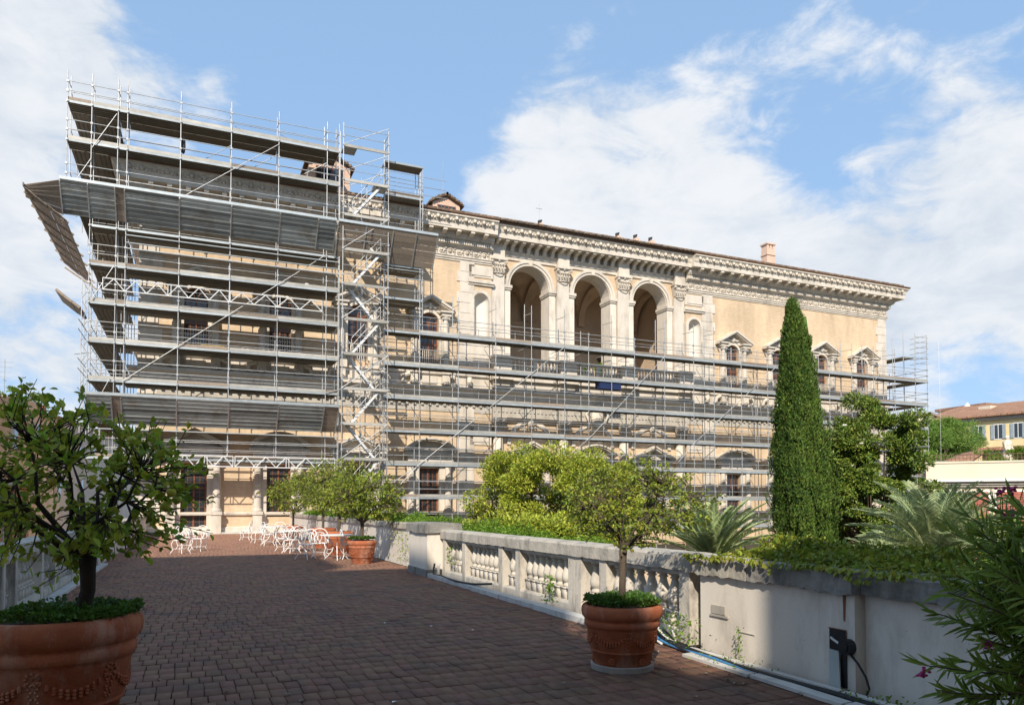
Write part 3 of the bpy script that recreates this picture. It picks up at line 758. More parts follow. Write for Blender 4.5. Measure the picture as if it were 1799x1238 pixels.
def low_window(seg):
    fr = MB()
    for x0, x1 in ((-.67, -.58), (.58, .67), (-.05, .05)): fr.box(x0, x1, .20, .27, .12, 4)
    for z in (.12, 2.55, 3.9): fr.box(-.58, .58, .21, .26, z, z + .1)
    for x in (-.32, .32): fr.box(x - .012, x + .012, .22, .25, .2, 3.9)
    for k in range(13): fr.box(-.58, .58, .225, .24, .4 + k * .28, .42 + k * .28)
    pa = MB(); pa.box(-.6, .6, .235, .24, .12, 3.95)
    su = MB()
    for s in (-1, 1):
        lo, hi = sorted((s * .682, s * .95)); su.box(lo, hi, -.12, .02, .0, 4.3)
        lo, hi = sorted((s * .95, s * 1.45)); su.box(lo, hi, -.14, .02, 1.3, 4.3)
        su.tube([(s * 1.2, -.3, 1.5), (s * 1.2, -.3, 2.6), (s * 1.2, -.3, 4.05)], [.21, .215, .175], 14)
        su.lathe([(.28, 0), (.28, .1), (.23, .14), (.22, .22)], (s * 1.2, -.3, 1.28), 14)
        su.lathe([(.18, 0), (.22, .05), (.28, .15), (.28, .25)], (s * 1.2, -.3, 4.05), 14)
        lo, hi = sorted((s * .9, s * 1.5)); su.box(lo, hi, -.6, .02, 1.08, 1.27)
        lo, hi = sorted((s * .95, s * 1.45)); su.box(lo, hi, -.54, .02, .002, 1.078)
    su.box(-1.5, 1.5, -.52, .02, 4.302, 4.55); su.box(-1.46, 1.46, -.46, .02, 4.55, 4.8); su.box(-1.72, 1.72, -.68, .02, 4.8, 4.93)
    pe = MB()
    if seg:
        rad = 2.35; cz = 4.93 + 1.0 - rad; a = math.acos(1.72 / rad) 
        pe.arcband(0, cz, rad - .12, rad, -.7, -.0, a, PI - a, 16); pe.arcband(0, cz, rad - .22, rad - .122, -.6, -.0, a, PI - a, 16)
        pe.poly_y([(1.6 , 4.94)] + [((rad - .2) * math.cos(a + (PI - 2 * a) * i / 10), cz + (rad - .2) * math.sin(a + (PI - 2 * a) * i / 10)) for i in range(11)] + [(-1.6, 4.94)], -.12, -.01)
    else:
        for s in (-1, 1):
            for h, p, o in ((.12, .7, 0), (.1, .6, -.13)):
                q = [(s * 1.8, 4.95 + o), (s * 1.8, 5.08 + o), (0, 5.98 + o), (0, 5.84 + o)]
                if s > 0: q = q[::-1]
                pe.poly_y(q, -p, 0)
        pe.poly_y([(-1.6, 4.94), (1.6, 4.94), (0, 5.8)], -.12, -.01)
    cu = MB()
    for s in (-1, 1):
        vs = []; n = 10
        for i in range(n + 1):
            x = .05 + .5 * i / n; y = .34 + .035 * math.sin(i * 2.4)
            vs += [(s * x, y, .3), (s * (x * (.8 + .2 * 1)), y, 2.2), (s * (x * .9 + .02), y, 3.9)]
        cu.add(vs, [(3 * i, 3 * i + 3, 3 * i + 4, 3 * i + 1) for i in range(n)] + [(3 * i + 1, 3 * i + 4, 3 * i + 5, 3 * i + 2) for i in range(n)])
    return (fr.mesh('window_frame', M['frame']), pa.mesh('pane', M['glass']), su.mesh('window_surround', M['stone']), pe.mesh('pediment', M['stone']), cu.mesh('curtain', M['curtain']))
LW = {0: low_window(0), 1: low_window(1)}
base = [WX[0]]
for x in WX:
    w = put('window', UP[0], x, YW, 10.6); put('pane', UP[1], x, YW, 10.6, w)
    s = put('window_surround', UP[2], x, YW, 10.6); put('pediment', UP[3], x, YW, 10.6, s); put('window_railing', UP[4], x, YW, 10.6, s)
for i, x in enumerate(WX[:4] + AX + WX[4:]):
    L_ = LW[i % 2]
    y = YC if x in AX else YW
    w = put('window', L_[0], x, y, 0); put('pane', L_[1], x, y, 0, w)
    s = put('window_surround', L_[2], x, y, 0); put('pediment', L_[3], x, y, 0, s)

# sub-object location fix is handled by put(): parts hang from the palace root at its plain location
# string courses
sc_ = [(0, 8.55), (.1, 8.55), (.1, 8.75), (.2, 8.78), (.2, 8.95), (.45, 9.1), (.5, 9.12), (.5, 9.28), (.1, 9.34), (0, 9.34)]
sb = [(0, 1.05), (.12, 1.05), (.16, 1.12), (.16, 1.2), (.05, 1.24), (0, 1.24)]
pl_ = [(0, 0.0), (.14, 0.0), (.14, .34), (.06, .4), (0, .4)]
fl = [(0, 10.02), (.16, 10.05), (.2, 10.1), (.2, 10.2), (.05, 10.24), (0, 10.24)]
for nm, p in (('string_course', sc_), ('string_course', fl), ('sill_course', sb), ('plinth', pl_)):
    for b in (MB().runx(p, XL, 18.2, YW, 1, 0), MB().runx(p, 33.96, XR, YW, 0, 1), MB().runy(p, YW, 66, XL - .003, -1, 1)): part(nm, b, 'stone', PAL)
b = MB(); b.box(XL, 18.2, YW - .05, YW + .01, 7.7, 8.55); b.box(33.96, XR, YW - .05, YW + .01, 7.7, 8.55)
x = XL + .2
rq = random.Random(3)
while x < XR - .3:
    if not 18.0 < x < 34.2:
        b.box(x, x + .16, YW - .16, YW - .052, 8.05, 8.5); b.blob((x + .33, YW - .1, 8.25), .11, 6, 4)
    x += .5
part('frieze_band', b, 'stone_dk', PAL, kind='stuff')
part('parapet_band', MB().box(XL, 18.2, YW - .04, YW + .01, 9.34, 10.02), 'stone', PAL); part('parapet_band', MB().box(33.96, XR, YW - .04, YW + .01, 9.34, 10.02), 'stone', PAL)
# centre balcony
ce = [(0, 8.3), (.15, 8.3), (.15, 8.6), (.3, 8.66), (.3, 8.9), (.62, 9.05), (.7, 9.1), (.7, 9.3), (.2, 9.38), (0, 9.38)]
b = MB(); b.runx(ce, 18.203, 33.957, YC - .45); part('balcony_cornice', b, 'stone', PAL)
b = MB(); b.box(18.203, 33.957, YC - .5, YC - .005, 7.5, 8.298)
for i in range(54): xx = 18.3 + i * .29; b.box(xx, xx + .14, YC - .56, YC - .502, 7.85, 8.2)
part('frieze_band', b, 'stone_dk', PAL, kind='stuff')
b = MB(); b.box(18.203, 33.957, YC - .75, YC - .005, 9.385, 9.92); b.box(18.203, 33.957, YC - 1.0, YC - .005, 9.925, 10.1)
part('balcony_floor', b, 'stone', PAL)
bal = MB(); bal.lathe([(.075, 0), (.075, .06), (.05, .08), (.045, .12), (.1, .22), (.105, .28), (.05, .42), (.04, .5), (.06, .53), (.075, .56), (.075, .62)], n=8)
bal_me = bal.mesh('baluster', M['stone'], True)
bx = [18.70, 23.62, 28.54, 33.46]
for x in bx:
    b = MB(); b.box(x - .62, x + .62, YC - 1.15, YC - .385, 10.102, 11.35); b.box(x - .70, x + .70, YC - 1.24, YC - .385, 11.352, 11.52); b.box(x - .72, x + .72, YC - 1.25, YC - .385, 9.93, 10.1)
    b.box(x - .56, x + .56, YC - .95, YC - .76, 9.385, 9.92)
    part('balcony_pedestal', b, 'stone', PAL)
for a, c in zip(bx, bx[1:]):
    b = MB(); b.box(a + .622, c - .622, YC - .95, YC - .6, 11.36, 11.5); b.box(a + .622, c - .622, YC - .93, YC - .62, 10.102, 10.3)
    b.box((a + c) / 2 - .15, (a + c) / 2 + .15, YC - .9, YC - .64, 10.302, 11.358)
    rl = part('balcony_rail', b, 'stone', PAL)
    n = 14
    for i in range(n):
        xx = a + .8 + (c - a - 1.6) * i / (n - 1)
        if abs(xx - (a + c) / 2) < .17: continue
        o = put('baluster', bal_me, xx, YC - .77, 10.3, rl); o.scale = (1.1, 1.1, 1.7)
# engaged columns, blind arches and shield of the piano nobile centre
col_me = MB().tube([(0, 0, 0), (0, 0, 2.4), (0, 0, 5.6)], [.38, .39, .32], 18).mesh('half_column', M['stone'], True)
for x in bx:
    o = put('half_column', col_me, x, YC - .22, 1.2)
    c = put('capital', cap_me, x, YC - .3, 6.75, o); c.scale = (.8, .9, .72)
    b = MB(); b.box(x - .55, x + .55, YC - .7, YC - .005, .0, 1.2); part('column_pedestal', b, 'stone', PAL)
for x in AX:
    b = MB(); b.arcband(x, 5.75, 1.45, 1.72, YC - .14, YC + .01, n=18)
    part('blind_arch', b, 'stone', PAL)
    b = MB(); b.blob((x, YC - .25, 7.15), .3, 8, 6, (.8, .6, 1)); part('keystone_ornament', b, 'stone', PAL)
b = MB(); b.blob((26.08, YC - .75, 7.75), .62, 14, 10, (.85, .4, 1.15)); b.tube([(25.5, YC - .7, 8.4), (25.2, YC - .7, 8.0), (25.45, YC - .7, 7.4), (25.9, YC - .7, 6.95)], .09, 6); b.tube([(26.66, YC - .7, 8.4), (26.96, YC - .7, 8.0), (26.7, YC - .7, 7.4), (26.2, YC - .7, 6.95)], .09, 6)
b.blob((26.08, YC - .8, 8.6), .22, 8, 5, (1.4, .8, .8))
part('coat_of_arms', b, 'stone', PAL, True)
for xc in (17.42, 34.74):
    b = MB(); b.box(xc - .75, xc + .75, YW - .06, YW + .01, 5.6, 6.8); b.box(xc - .55, xc + .55, YW - .1, YW - .062, 5.8, 6.6); part('stone_panel', b, 'stone', PAL)
    b = MB(); b.box(xc - .9, xc + .9, YW - .08, YW + .01, 10.3, 12.5); b.box(xc - .6, xc + .6, YW - .14, YW - .082, 10.7, 12.1); part('stone_panel', b, 'stone', PAL)
    # big volute bracket
    b = MB(); b.tube([(xc - .9, YW - .35, 9.95), (xc - .95, YW - .4, 9.55), (xc - .7, YW - .3, 9.4)], [.16, .16, .1], 8); part('volute', b, 'stone', PAL, True); b = MB(); b.tube([(xc + .9, YW - .35, 9.95), (xc + .95, YW - .4, 9.55), (xc + .7, YW - .3, 9.4)], [.16, .16, .1], 8)
    part('volute', b, 'stone', PAL, True)
for xc in WX:
    for s in (-1, 1): b = MB(); part('volute', b.tube([(xc + s * 1.35, YW - .3, 9.98), (xc + s * 1.75, YW - .3, 9.8), (xc + s * 1.8, YW - .28, 9.5), (xc + s * 1.5, YW - .25, 9.4)], [.14, .15, .12, .07], 8), 'stone', PAL)
    part('stone_panel', MB().box(xc - .5, xc + .5, YW - .12, YW - .042, 9.45, 9.92), 'stone', PAL)

# roof with rows of curved tiles
def roofpt(x, y): return 20.40 + (y - (YW - 1.2)) * .425
b = MB(); y0 = YW - 1.25; y1 = YW + 4.6; yb = 66 + 1
zr = roofpt(0, y1)
b.add([(XL - 1.3, y0, 20.38), (XR + 1.3, y0, 20.38), (XR - 4.5, y1, zr), (XL + 4.5, y1, zr), (XL - 1.3, yb, 20.38), (XR + 1.3, yb, 20.38)],
      [(0, 1, 2, 3), (0, 3, 4), (1, 5, 2), (3, 2, 5, 4)])
b.add([(XL - 1.3, y0, 20.36), (XR + 1.3, y0, 20.36), (XR + 1.3, yb, 20.36), (XL - 1.3, yb, 20.36)], [(0, 3, 2, 1)])
roof = part('roof', b, 'rooftile', PAL)
Vs = []; Fs = []
rq = random.Random(11); nx = int((XR - XL + 2.2) / .26)
n0 = 0
for i in range(nx):
    x = XL - 1.15 + i * .26
    ymx = min(y1, y0 + (x - (XL - 1.3)) * (y1 - y0) / 5.8, y0 + ((XR + 1.3) - x) * (y1 - y0) / 5.8)
    for k in range(15):
        ya = y0 + k * .4
        if ya > ymx: break
        za = roofpt(0, ya); r = .085 + rq.random() * .012; dz = rq.random() * .02; dx = (rq.random() - .5) * .03
        for yy, zz, q in ((ya - .03, za + .03 + dz, r), (ya + .42, roofpt(0, ya + .42) + dz, r * .8)):
            for a in (0, PI / 3, 2 * PI / 3, PI): Vs.append((x + dx + q * math.cos(a), yy, zz + q * 1.15 * math.sin(a)))
        for a in range(3): Fs.append((n0 + a, n0 + a + 1, n0 + a + 5, n0 + a + 4))
        Fs.append((n0, n0 + 3, n0 + 2, n0 + 1)); n0 += 8
Vs = np.array(Vs) - np.array(PAL.location)
o = link('roof_tile', npmesh('roof_tile', Vs, Fs, 'rooftile'), PAL); o['kind'] = 'stuff'

def dormer(x, y, w, d, z, h, lab=None):
    b = MB(); b.box(x - w / 2, x + w / 2, y, y + d, z - 1.2, z + h); b.poly_y([(x - w / 2, z + h), (x + w / 2, z + h), (x, z + h + w * .24)], y + .01, y + d)
    dm = part('dormer', b, 'pinkplaster', PAL)
    b = MB()
    for s in (-1, 1):
        q = [(x + s * (w / 2 + .25), z + h - .1), (x + s * (w / 2 + .25), z + h + .02), (x, z + h + w * .24 + .18), (x, z + h + w * .24 + .04)]
        if s > 0: q = q[::-1]
        b.poly_y(q, y - .2, y + d)
    for i in range(7):
        for s in (-1, 1):
            xx = x + s * (w / 2 + .2) * i / 7; zz = z + h + w * .24 + .16 - (w * .24 + .14) * i / 7
            b.tube([(xx, y - .25, zz), (xx, y + d, zz)], .09, 6)
    b.box(x - .3, x + .3, y + d * .3, y + d * .6, z + h + w * .2, z + h + w * .24 + .45)
    part('dormer_roof', b, 'rooftile', dm)
    b = MB(); b.box(x - w * .32, x + w * .32, y - .02, y + .05, z + .25, z + h - .15); part('dormer_window', b, 'glass', dm)
    b = MB()
    for i in range(6): xx = x - w * .32 + w * .64 * i / 5; b.box(xx - .03, xx + .03, y - .06, y - .021, z + .25, z + h - .15)
    part('dormer_bar', b, 'frame', dm)
dormer(7.45, 45.3, 2.5, 3, 21.0, 1.45)
dormer(15.3, 46.3, 1.9, 2.6, 20.75, 1.0)
def chimney(x, y, w, z0, z1):
    b = MB(); b.box(x - w / 2, x + w / 2, y, y + w * .8, z0, z1); b.box(x - w / 2 - .06, x + w / 2 + .06, y - .06, y + w * .8 + .06, z1 - .55, z1 - .45)
    for s in (-1, 0, 1): b.box(x + s * w * .36 - .1, x + s * w * .36 + .1, y, y + w * .8, z1, z1 + .35)
    b.box(x - w / 2 - .08, x + w / 2 + .08, y - .08, y + w * .8 + .08, z1 + .35, z1 + .47)
    c = part('chimney', b, 'pinkplaster', PAL); return c
chimney(44.4, 47.6, .85, 20.8, 23.2)
def vent(x, y, z):
    b = MB(); b.poly_y([(x - .4, z - .8), (x + .4, z - .8), (x + .3, z - .1), (x, z + .1), (x - .3, z - .1)], y, y + .7); v = part('roof_vent', b, 'pinkplaster', PAL)
    b = MB(); b.tube([(x, y + .3, z - .05), (x, y + .3, z + .25), (x + .2, y + .3, z + .4)], [.12, .16, .03], 6); part('vent_cowl', b, 'black', v)
for x, y in ((23.3, 48.3), (29.9, 48.2), (31.4, 48.0), (32.8, 48.0)): vent(x, y, 22.35)
b = MB(); b.tube([(15.75, 48.4, 21), (15.75, 48.4, 25.6)], .02, 4); part('lightning_rod', b, 'steel', PAL)
b = MB(); b.tube([(23.3, 48.7, 22), (23.3, 48.7, 24.0)], .02, 4); b.tube([(23.05, 48.7, 23.6), (23.55, 48.7, 23.6)], .02, 4); part('lightning_rod', b, 'steel', PAL)
# ------------------------------------------------------------ scaffolding
Y0, Y1 = 43.1, 44.2
rs = random.Random(21)
def frame_x(T, x, ys, z0, z1, rungs=True, r=.026):    # a pair of standards across the depth, with rungs
    for y in ys: rod('standard', (x, y, z0), (x, y, z1 + (0 if y == ys[0] else .2)), r, 'steel', T)
def deck_bay(T, x0, x1, y0, y1, z, toe=True, rails=True, under='under', inner=False):
    slab('deck', x0 + .01, x1 - .01, y0 + .06, y1 - .03, z - .05, z - .005, under, T)
    slab('deck_edge', x0 + .012, x1 - .012, y0 + .01, y0 + .055, z - .09, z + .03, 'deck', T)
    if toe: slab('toe_board', x0 + .01, x1 - .01, y0 + .02, y0 + .045, z + .04, z + .2, 'timber' if rs.random() < .22 else 'toe', T)
    if rails:
        for h in (.52, 1.0): rod('guard_rail', (x0, y0 - .02, z + h), (x1, y0 - .02, z + h), .021, 'steel', T)
    if inner: rod('guard_rail', (x0, y1 + .02, z + 1.0), (x1, y1 + .02, z + 1.0), .02, 'steel', T)
def plank_lines(T, x0, x1, y0, y1, z):                # ribs under a row of decks, joined into one piece
    pass
def couplers(T, pts):
    b = MB()
    for x, y, z in pts: b.box(x - .05, x + .05, y - .05, y + .05, z - .06, z + .06)
    part('coupler', b, 'steel', T, kind='stuff')

# --- scaffold wrapped round the left wing
LX = [-6.15, -5.05, -3.84, -3.40, -.84, 1.72, 4.25, 6.95, 7.64]
TL = thing('scaffold', 'tall steel scaffold wrapped round the left wing with two sloping corrugated canopies', 'scaffold', (2, Y0, 3.5))
cp = []
for i, x in enumerate(LX):
    zt = 24.0
    zb = 3.95 if i > 1 else (17.6 if i == 0 else 5.2)
    if i in (0,): frame_x(TL, x, (Y0, Y1), 17.6, zt)
    else: frame_x(TL, x, (Y0, Y1), zb, zt)
    for z in (4.1, 6.1, 8.1, 10.1, 12.1, 14.1, 16.1, 18.1, 20.38, 22.38):
        if z < zb: continue
        rod('transom', (x, Y0 - .1, z - .06), (x, Y1 + .1, z - .06), .024, 'steel', TL)
        cp += [(x, Y0, z - .05), (x, Y0, z + .5), (x, Y0, z + 1.0)]
    rod('transom', (x, Y0 - .05, 23.5), (x, Y1 + .05, 23.62), .024, 'steel', TL)
couplers(TL, cp)
for z in (4.1, 6.1, 8.1, 10.1, 12.1, 14.1, 16.1, 18.1, 20.38, 22.38):
    for a, c in zip(LX, LX[1:]):
        if z < 17 and c < -5: continue
        if z < 5 and a < -6: continue
        deck_bay(TL, a, c, Y0, Y1, z, toe=z not in (6.1, 16.1), inner=True)
        rod('ledger', (a, Y1, z + .5), (c, Y1, z + .5), .02, 'steel', TL, 5)
        if z > 5 and a > -3.5 and z < 19 or z > 21: slab('inner_deck', a + .01, c - .01, Y1 + .03, 45.02, z - .08, z - .02, 'under', TL)
# ribs below the decks
b = MB()
for z in (4.1, 6.1, 8.1, 10.1, 12.1, 14.1, 16.1, 18.1, 20.38, 22.38):
    xa = -6.1 if z > 17 else -5.0
    for k in range(5):
        y = Y0 + .14 + k * .21
        b.box(xa, 7.6, y, y + .05, z - .09, z - .052)
part('plank_rib', b, 'under', TL, kind='stuff')
# side arm along the palace's left flank, running back
for j, y in enumerate((Y0, 44.2, 46.7, 49.2, 51.7, 54.2, 56.7)):
    for x in (-6.15, -5.05, -3.84):
        if y < 44.5: continue
        rod('standard', (x, y, 17.6 if x < -6 else 5.2), (x, y, 23.6 - .0), .026, 'steel', TL)
for z in (6.1, 8.1, 10.1, 12.1, 14.1, 16.1, 18.1, 20.38, 22.38):
    for a, c in zip((44.25, 46.7, 49.2, 51.7, 54.2), (46.7, 49.2, 51.7, 54.2, 56.7)):
        xl = -6.1 if z > 17 else -5.0
        slab('deck', xl, -3.9, a + .01, c - .01, z - .06, z, 'under', TL)
        for h in (.5, 1.0): rod('guard_rail', (xl - .05, a, z + h), (xl - .05, c, z + h), .021, 'steel', TL, 5)
    if z < 17:
        b = 0
b = MB()
for z in (6.1, 8.1, 10.1, 12.1, 14.1, 16.1, 18.1, 20.38, 22.38):
    for k in range(5):
        x = -4.85 + k * .21; b.box(x, x + .05, 44.3, 56.6, z - .10, z - .062)
    if z > 17:
        for k in range(5): x = -6.0 + k * .21; b.box(x, x + .05, 44.3, 56.6, z - .10, z - .062)
part('plank_rib', b, 'under', TL, kind='stuff')
# slim outer posts and lacing at the lower left end
b = MB()
for y in (43.1, 44.2, 46.7, 49.2, 51.7):
    b.tube([(-5.35, y, 5.3), (-5.35, y, 13.2)], .022, 5)
    for k in range(7):
        z = 5.6 + k * 1.1; b.tube([(-5.35, y, z), (-5.05, y, z + .5)], .015, 4); b.tube([(-5.35, y, z + 1.0), (-5.05, y, z + .5)], .015, 4)
part('outrigger_lacing', b, 'steel', TL, kind='stuff')
for z in (5.8, 7.6, 8.6, 9.1, 10.6, 11.1): rod('ledger', (-5.45, Y0 - .3, z), (-5.4, 52, z), .02, 'steel', TL)
rod('ledger', (-5.6, 43.0, 9.3), (-5.0, 43.4, 9.5), .02, 'steel', TL)
# canopies: each sheet a piece of its own, corrugated along its length
def sheet(T, x0, x1, yo, zo, yi, zi, m='corr', ncor=7, name='canopy_plank', xo0=None, xo1=None):
    L_ = math.hypot(yo - yi, zo - zi); uy, uz = (yo - yi) / L_, (zo - zi) / L_; ny_, nz_ = -uz, uy   # ny_,nz_: outward and down
    if ny_ > 0: ny_, nz_ = -ny_, -nz_
    ny_, nz_ = (uz, -uy) if uz < 0 else (-uz * 1.0, uy * 1.0)
    for k in range(ncor):                              # seven ribbed steel planks, each hanging by its lip
        t0 = k / ncor + .008; t1 = (k + 1) / ncor - .008; tl = rs.random() * .012
        b = MB()
        def q(t, o): return (yi + (yo - yi) * t + ny_ * o, zi + (zo - zi) * t + nz_ * o)
        sec = [q(t0, tl), q(t0, .05 + tl), q(t0 + .025, .05 + tl), q(t0 + .025, .012 + tl), q((t0 + t1) / 2 - .015, .012 + tl), q((t0 + t1) / 2, .03 + tl), q((t0 + t1) / 2 + .015, .012 + tl), q(t1 - .02, .012), q(t1 - .02, .05), q(t1, .05), q(t1, -.004)]
        n_ = len(sec); e0 = x0 + rs.random() * .02; e1 = x1 - rs.random() * .02
        b.add([(e0, y, z) for y, z in sec] + [(e1, y, z) for y, z in sec], [(i, i + n_, (i + 1) % n_ + n_, (i + 1) % n_) for i in range(n_)] + [tuple(range(n_)), tuple(reversed(range(n_, 2 * n_)))])
        part(name, b, m, T)
    return
    xo0 = x0 if xo0 is None else xo0; xo1 = x1 if xo1 is None else xo1
    b = MB(); L_ = math.hypot(yo - yi, zo - zi); nx_, nz_ = (yo - yi) / L_, (zo - zi) / L_
    n = ncor * 4; vs = []
    for i in range(n + 1):
        t = i / n; w = (.05, .05, -.05, -.05)[i % 4]
        tt = (i - (.25 if i % 4 in (0, 2) else -.25) * .6) / n
        tt = min(1, max(0, tt))
        for xa, xb in ((x0, xo0), (x1, xo1)):
            vs.append((xa + (xb - xa) * tt, yi + (yo - yi) * tt - nz_ * w, zi + (zo - zi) * tt + nx_ * w * -1))
    fs = [(2 * i, 2 * i + 1, 2 * i + 3, 2 * i + 2) for i in range(n)]
    b.add(vs, fs)
    vs2 = [(p[0], p[1] + .012 * nz_ + .0, p[2] + .012) for p in vs]
    b.add(vs2, [tuple(reversed(f)) for f in fs])
    return part(name, b, m, T)
def canopy(T, xs, yo, zo, yi, zi, kinds):
    for (a, c), kd in zip(zip(xs, xs[1:]), kinds):
        if kd == 'w':
            n = 6
            for k in range(n):
                t0 = k / n + .006; t1 = (k + 1) / n - .006
                p = lambda t: (yi + (yo - yi) * t, zi + (zo - zi) * t)
                y0_, z0_ = p(t0); y1_, z1_ = p(t1)
                bb = MB(); bb.obox(((a + .02), (y0_ + y1_) / 2, (z0_ + z1_) / 2), (c - .02, (y0_ + y1_) / 2, (z0_ + z1_) / 2), .03, math.hypot(y1_ - y0_, z1_ - z0_), (0, yo - yi, zo - zi))
                part('canopy_plank', bb, 'timber', T)
        else: sheet(T, a + .015, c - .015, yo, zo, yi, zi)
    slab('canopy_lip', xs[0], xs[-1], yo - .04, yo + .01, zo - .02, zo + .13, 'deck', T)
    for x in xs:
        bb = MB(); bb.obox((x, yi - .02, zi - .06), (x, yo + .05, zo - .09), .06, .06); part('canopy_rafter', bb, 'steel', T)
canopy(TL, [-6.25, -5.05, -3.84, -3.40, -.84, 1.72, 4.25, 6.3, 7.3], 41.8, 17.75, 43.08, 16.45, 'sswsssssw'[:8].replace('sswssssw', 'sswssssw'))
canopy(TL, [-4.95, -3.84, -3.40, -.84, 1.72, 4.25, 6.7, 7.5], 41.8, 7.15, 43.08, 5.85, 'swssssw')
# twin blue-grey beams below each canopy
for z in (15.75, 15.35, 15.05): rod('ledger', (-3.4, Y0 - .12, z), (7.6, Y0 - .12, z), .04, 'deck', TL)
for z in (5.55,): rod('ledger', (-5.0, Y0 - .12, z), (7.6, Y0 - .12, z), .035, 'deck', TL)
rod('ledger', (-3.4, Y0 - .12, 5.0), (7.6, Y0 - .12, 5.0), .024, 'steel', TL)
# side canopy on the left flank, of planks (an outer leaf and the corner)
def plankfan(T, quads, n, along, thick=.03):
    # quads: four corners A (inner start) B (outer start) C (outer end) D (inner end); planks run from AB to DC
    A, B_, C_, D_ = [Vector(p) for p in quads]
    nrm = (B_ - A).cross(D_ - A).normalized() * thick
    for k in range(n):
        t0 = k / n + .004; t1 = (k + 1) / n - .004
        p = [A.lerp(B_, t0), A.lerp(B_, t1), D_.lerp(C_, t1), D_.lerp(C_, t0)]
        if not along: p = [A.lerp(D_, t0), B_.lerp(C_, t0), B_.lerp(C_, t1), A.lerp(D_, t1)]
        bb = MB(); dz = nrm * (rs.random() * 1.3)
        vs = [q + dz for q in p] + [q + dz + nrm for q in p]
        bb.add(vs, [(0, 1, 2, 3), (7, 6, 5, 4), (0, 4, 5, 1), (1, 5, 6, 2), (2, 6, 7, 3), (3, 7, 4, 0)])
        part('canopy_plank', bb, 'timber', T)
plankfan(TL, [(-5.95, 42.2, 15.9), (-7.75, 41.85, 17.15), (-7.75, 54.2, 17.15), (-6.1, 54.2, 15.9)], 9, True)
for k in range(8):
    y = 42.3 + k * 1.8; b = MB(); b.obox((-5.9, y + .1, 15.78), (-7.8, y + .05, 17.04), .07, .1); part('canopy_rafter', b, 'timber', TL)
b = MB(); b.obox((-7.76, 41.8, 17.22), (-7.76, 54.2, 17.22), .05, .16); part('canopy_lip', b, 'timber', TL)
plankfan(TL, [(-6.28, 41.9, 17.7), (-6.28, 43.1, 16.4), (-7.7, 42.2, 16.7), (-7.74, 41.9, 17.2)], 6, True)
plankfan(TL, [(-5.4, 43.5, 11.9), (-6.5, 43.5, 12.75), (-6.5, 46.0, 12.75), (-5.4, 46.0, 11.9)], 3, True, .12)
# right end canopy of planks is on the link scaffold (below)
def truss(T, x0, x1, y, z0, z1, name='truss_beam', step=1.1):
    b = MB(); b.tube([(x0, y, z0), (x1, y, z0)], .034, 6); b.tube([(x0, y, z1), (x1, y, z1)], .034, 6)
    n = max(2, round((x1 - x0) / step)); s = (x1 - x0) / n
    for i in range(n):
        x = x0 + i * s
        b.tube([(x, y, z0), (x + s / 2, y, z1)], .028, 5); b.tube([(x + s / 2, y, z1), (x + s, y, z0)], .028, 5)
    for x in (x0, x1, (x0 + x1) / 2, (x0 + x1) / 2 + .15): b.tube([(x, y, z0), (x, y, z1)], .022, 5)
    return part(name, b, 'truss', T)
truss(TL, -4.4, 1.7, Y0 - .16, 12.75, 13.35); truss(TL, 1.75, 6.7, Y0 - .16, 12.75, 13.35)
truss(TL, -.9, 2.0, Y0 - .12, 3.72, 4.3); truss(TL, 2.1, 7.5, Y0 - .12, 3.72, 4.3)
for a, z0, c, z1 in ((-3.4, 8.1, 1.72, 12.1), (1.72, 12.1, 6.9, 16.1), (-3.9, 22.1, -5.0, 20.1), (-5.1, 18.1, -5.9, 17.7 + .0), (-5.05, 19.5, -5.9, 17.9), (4.25, 22.1, -1, 18.0), (5.6, 6.5, 7.0, 7.0), (-3.9, 14.1, -4.9, 12.2), (-4.0, 8.2, -4.5, 7.1), (6.95, 8.1, 8.9, 8.7)):
    rod('brace', (a, Y0 - .07, z0), (c, Y0 - .07, z1), .021, 'steel', TL)
for a, c in ((-.84, 1.72), (1.72, 4.25), (4.25, 6.95)):
    rod('brace', (a, Y1 + .03, 20.1), (c, Y0 + .1, 21.6), .02, 'steel', TL); rod('brace', (a, Y1, 23.3), (c, Y1, 22.4), .018, 'steel', TL)
# odds and ends lying on the decks
solo('cable_roll', MB().tube([(-.72 + .06 * math.cos(a), Y0 + .15 , 21.15 + .42 * math.sin(a)) for a in [i * PI / 6 for i in range(13)]], .07, 6), 'black', 'black coil of cable hung on a scaffold post above the cornice', 'cable coil')
solo('plank', MB().box(.3, 1.5, Y0 + .2, Y0 + .45, 10.3, 10.36), 'yellow', 'short yellow board lying on a scaffold deck in front of the first upper window', 'board')
b = MB()
for k in range(14): b.blob((1.9 + k * .28, Y0 + .5 + rs.random() * .2, 10.27), .2, 7, 5, (1, 1, .75))
solo('rubble_sack', b, 'sack', 'pale pink sacks of rubble heaped on the scaffold deck between two upper windows', 'sacks', kind='stuff')
solo('bucket', MB().lathe([(.1, 0), (.14, .3), (.12, .3), (.09, .02)], (5.9, Y0 + .3, 14.1), 12), 'white_iron', 'white bucket standing on a high scaffold deck left of the stair tower', 'bucket')

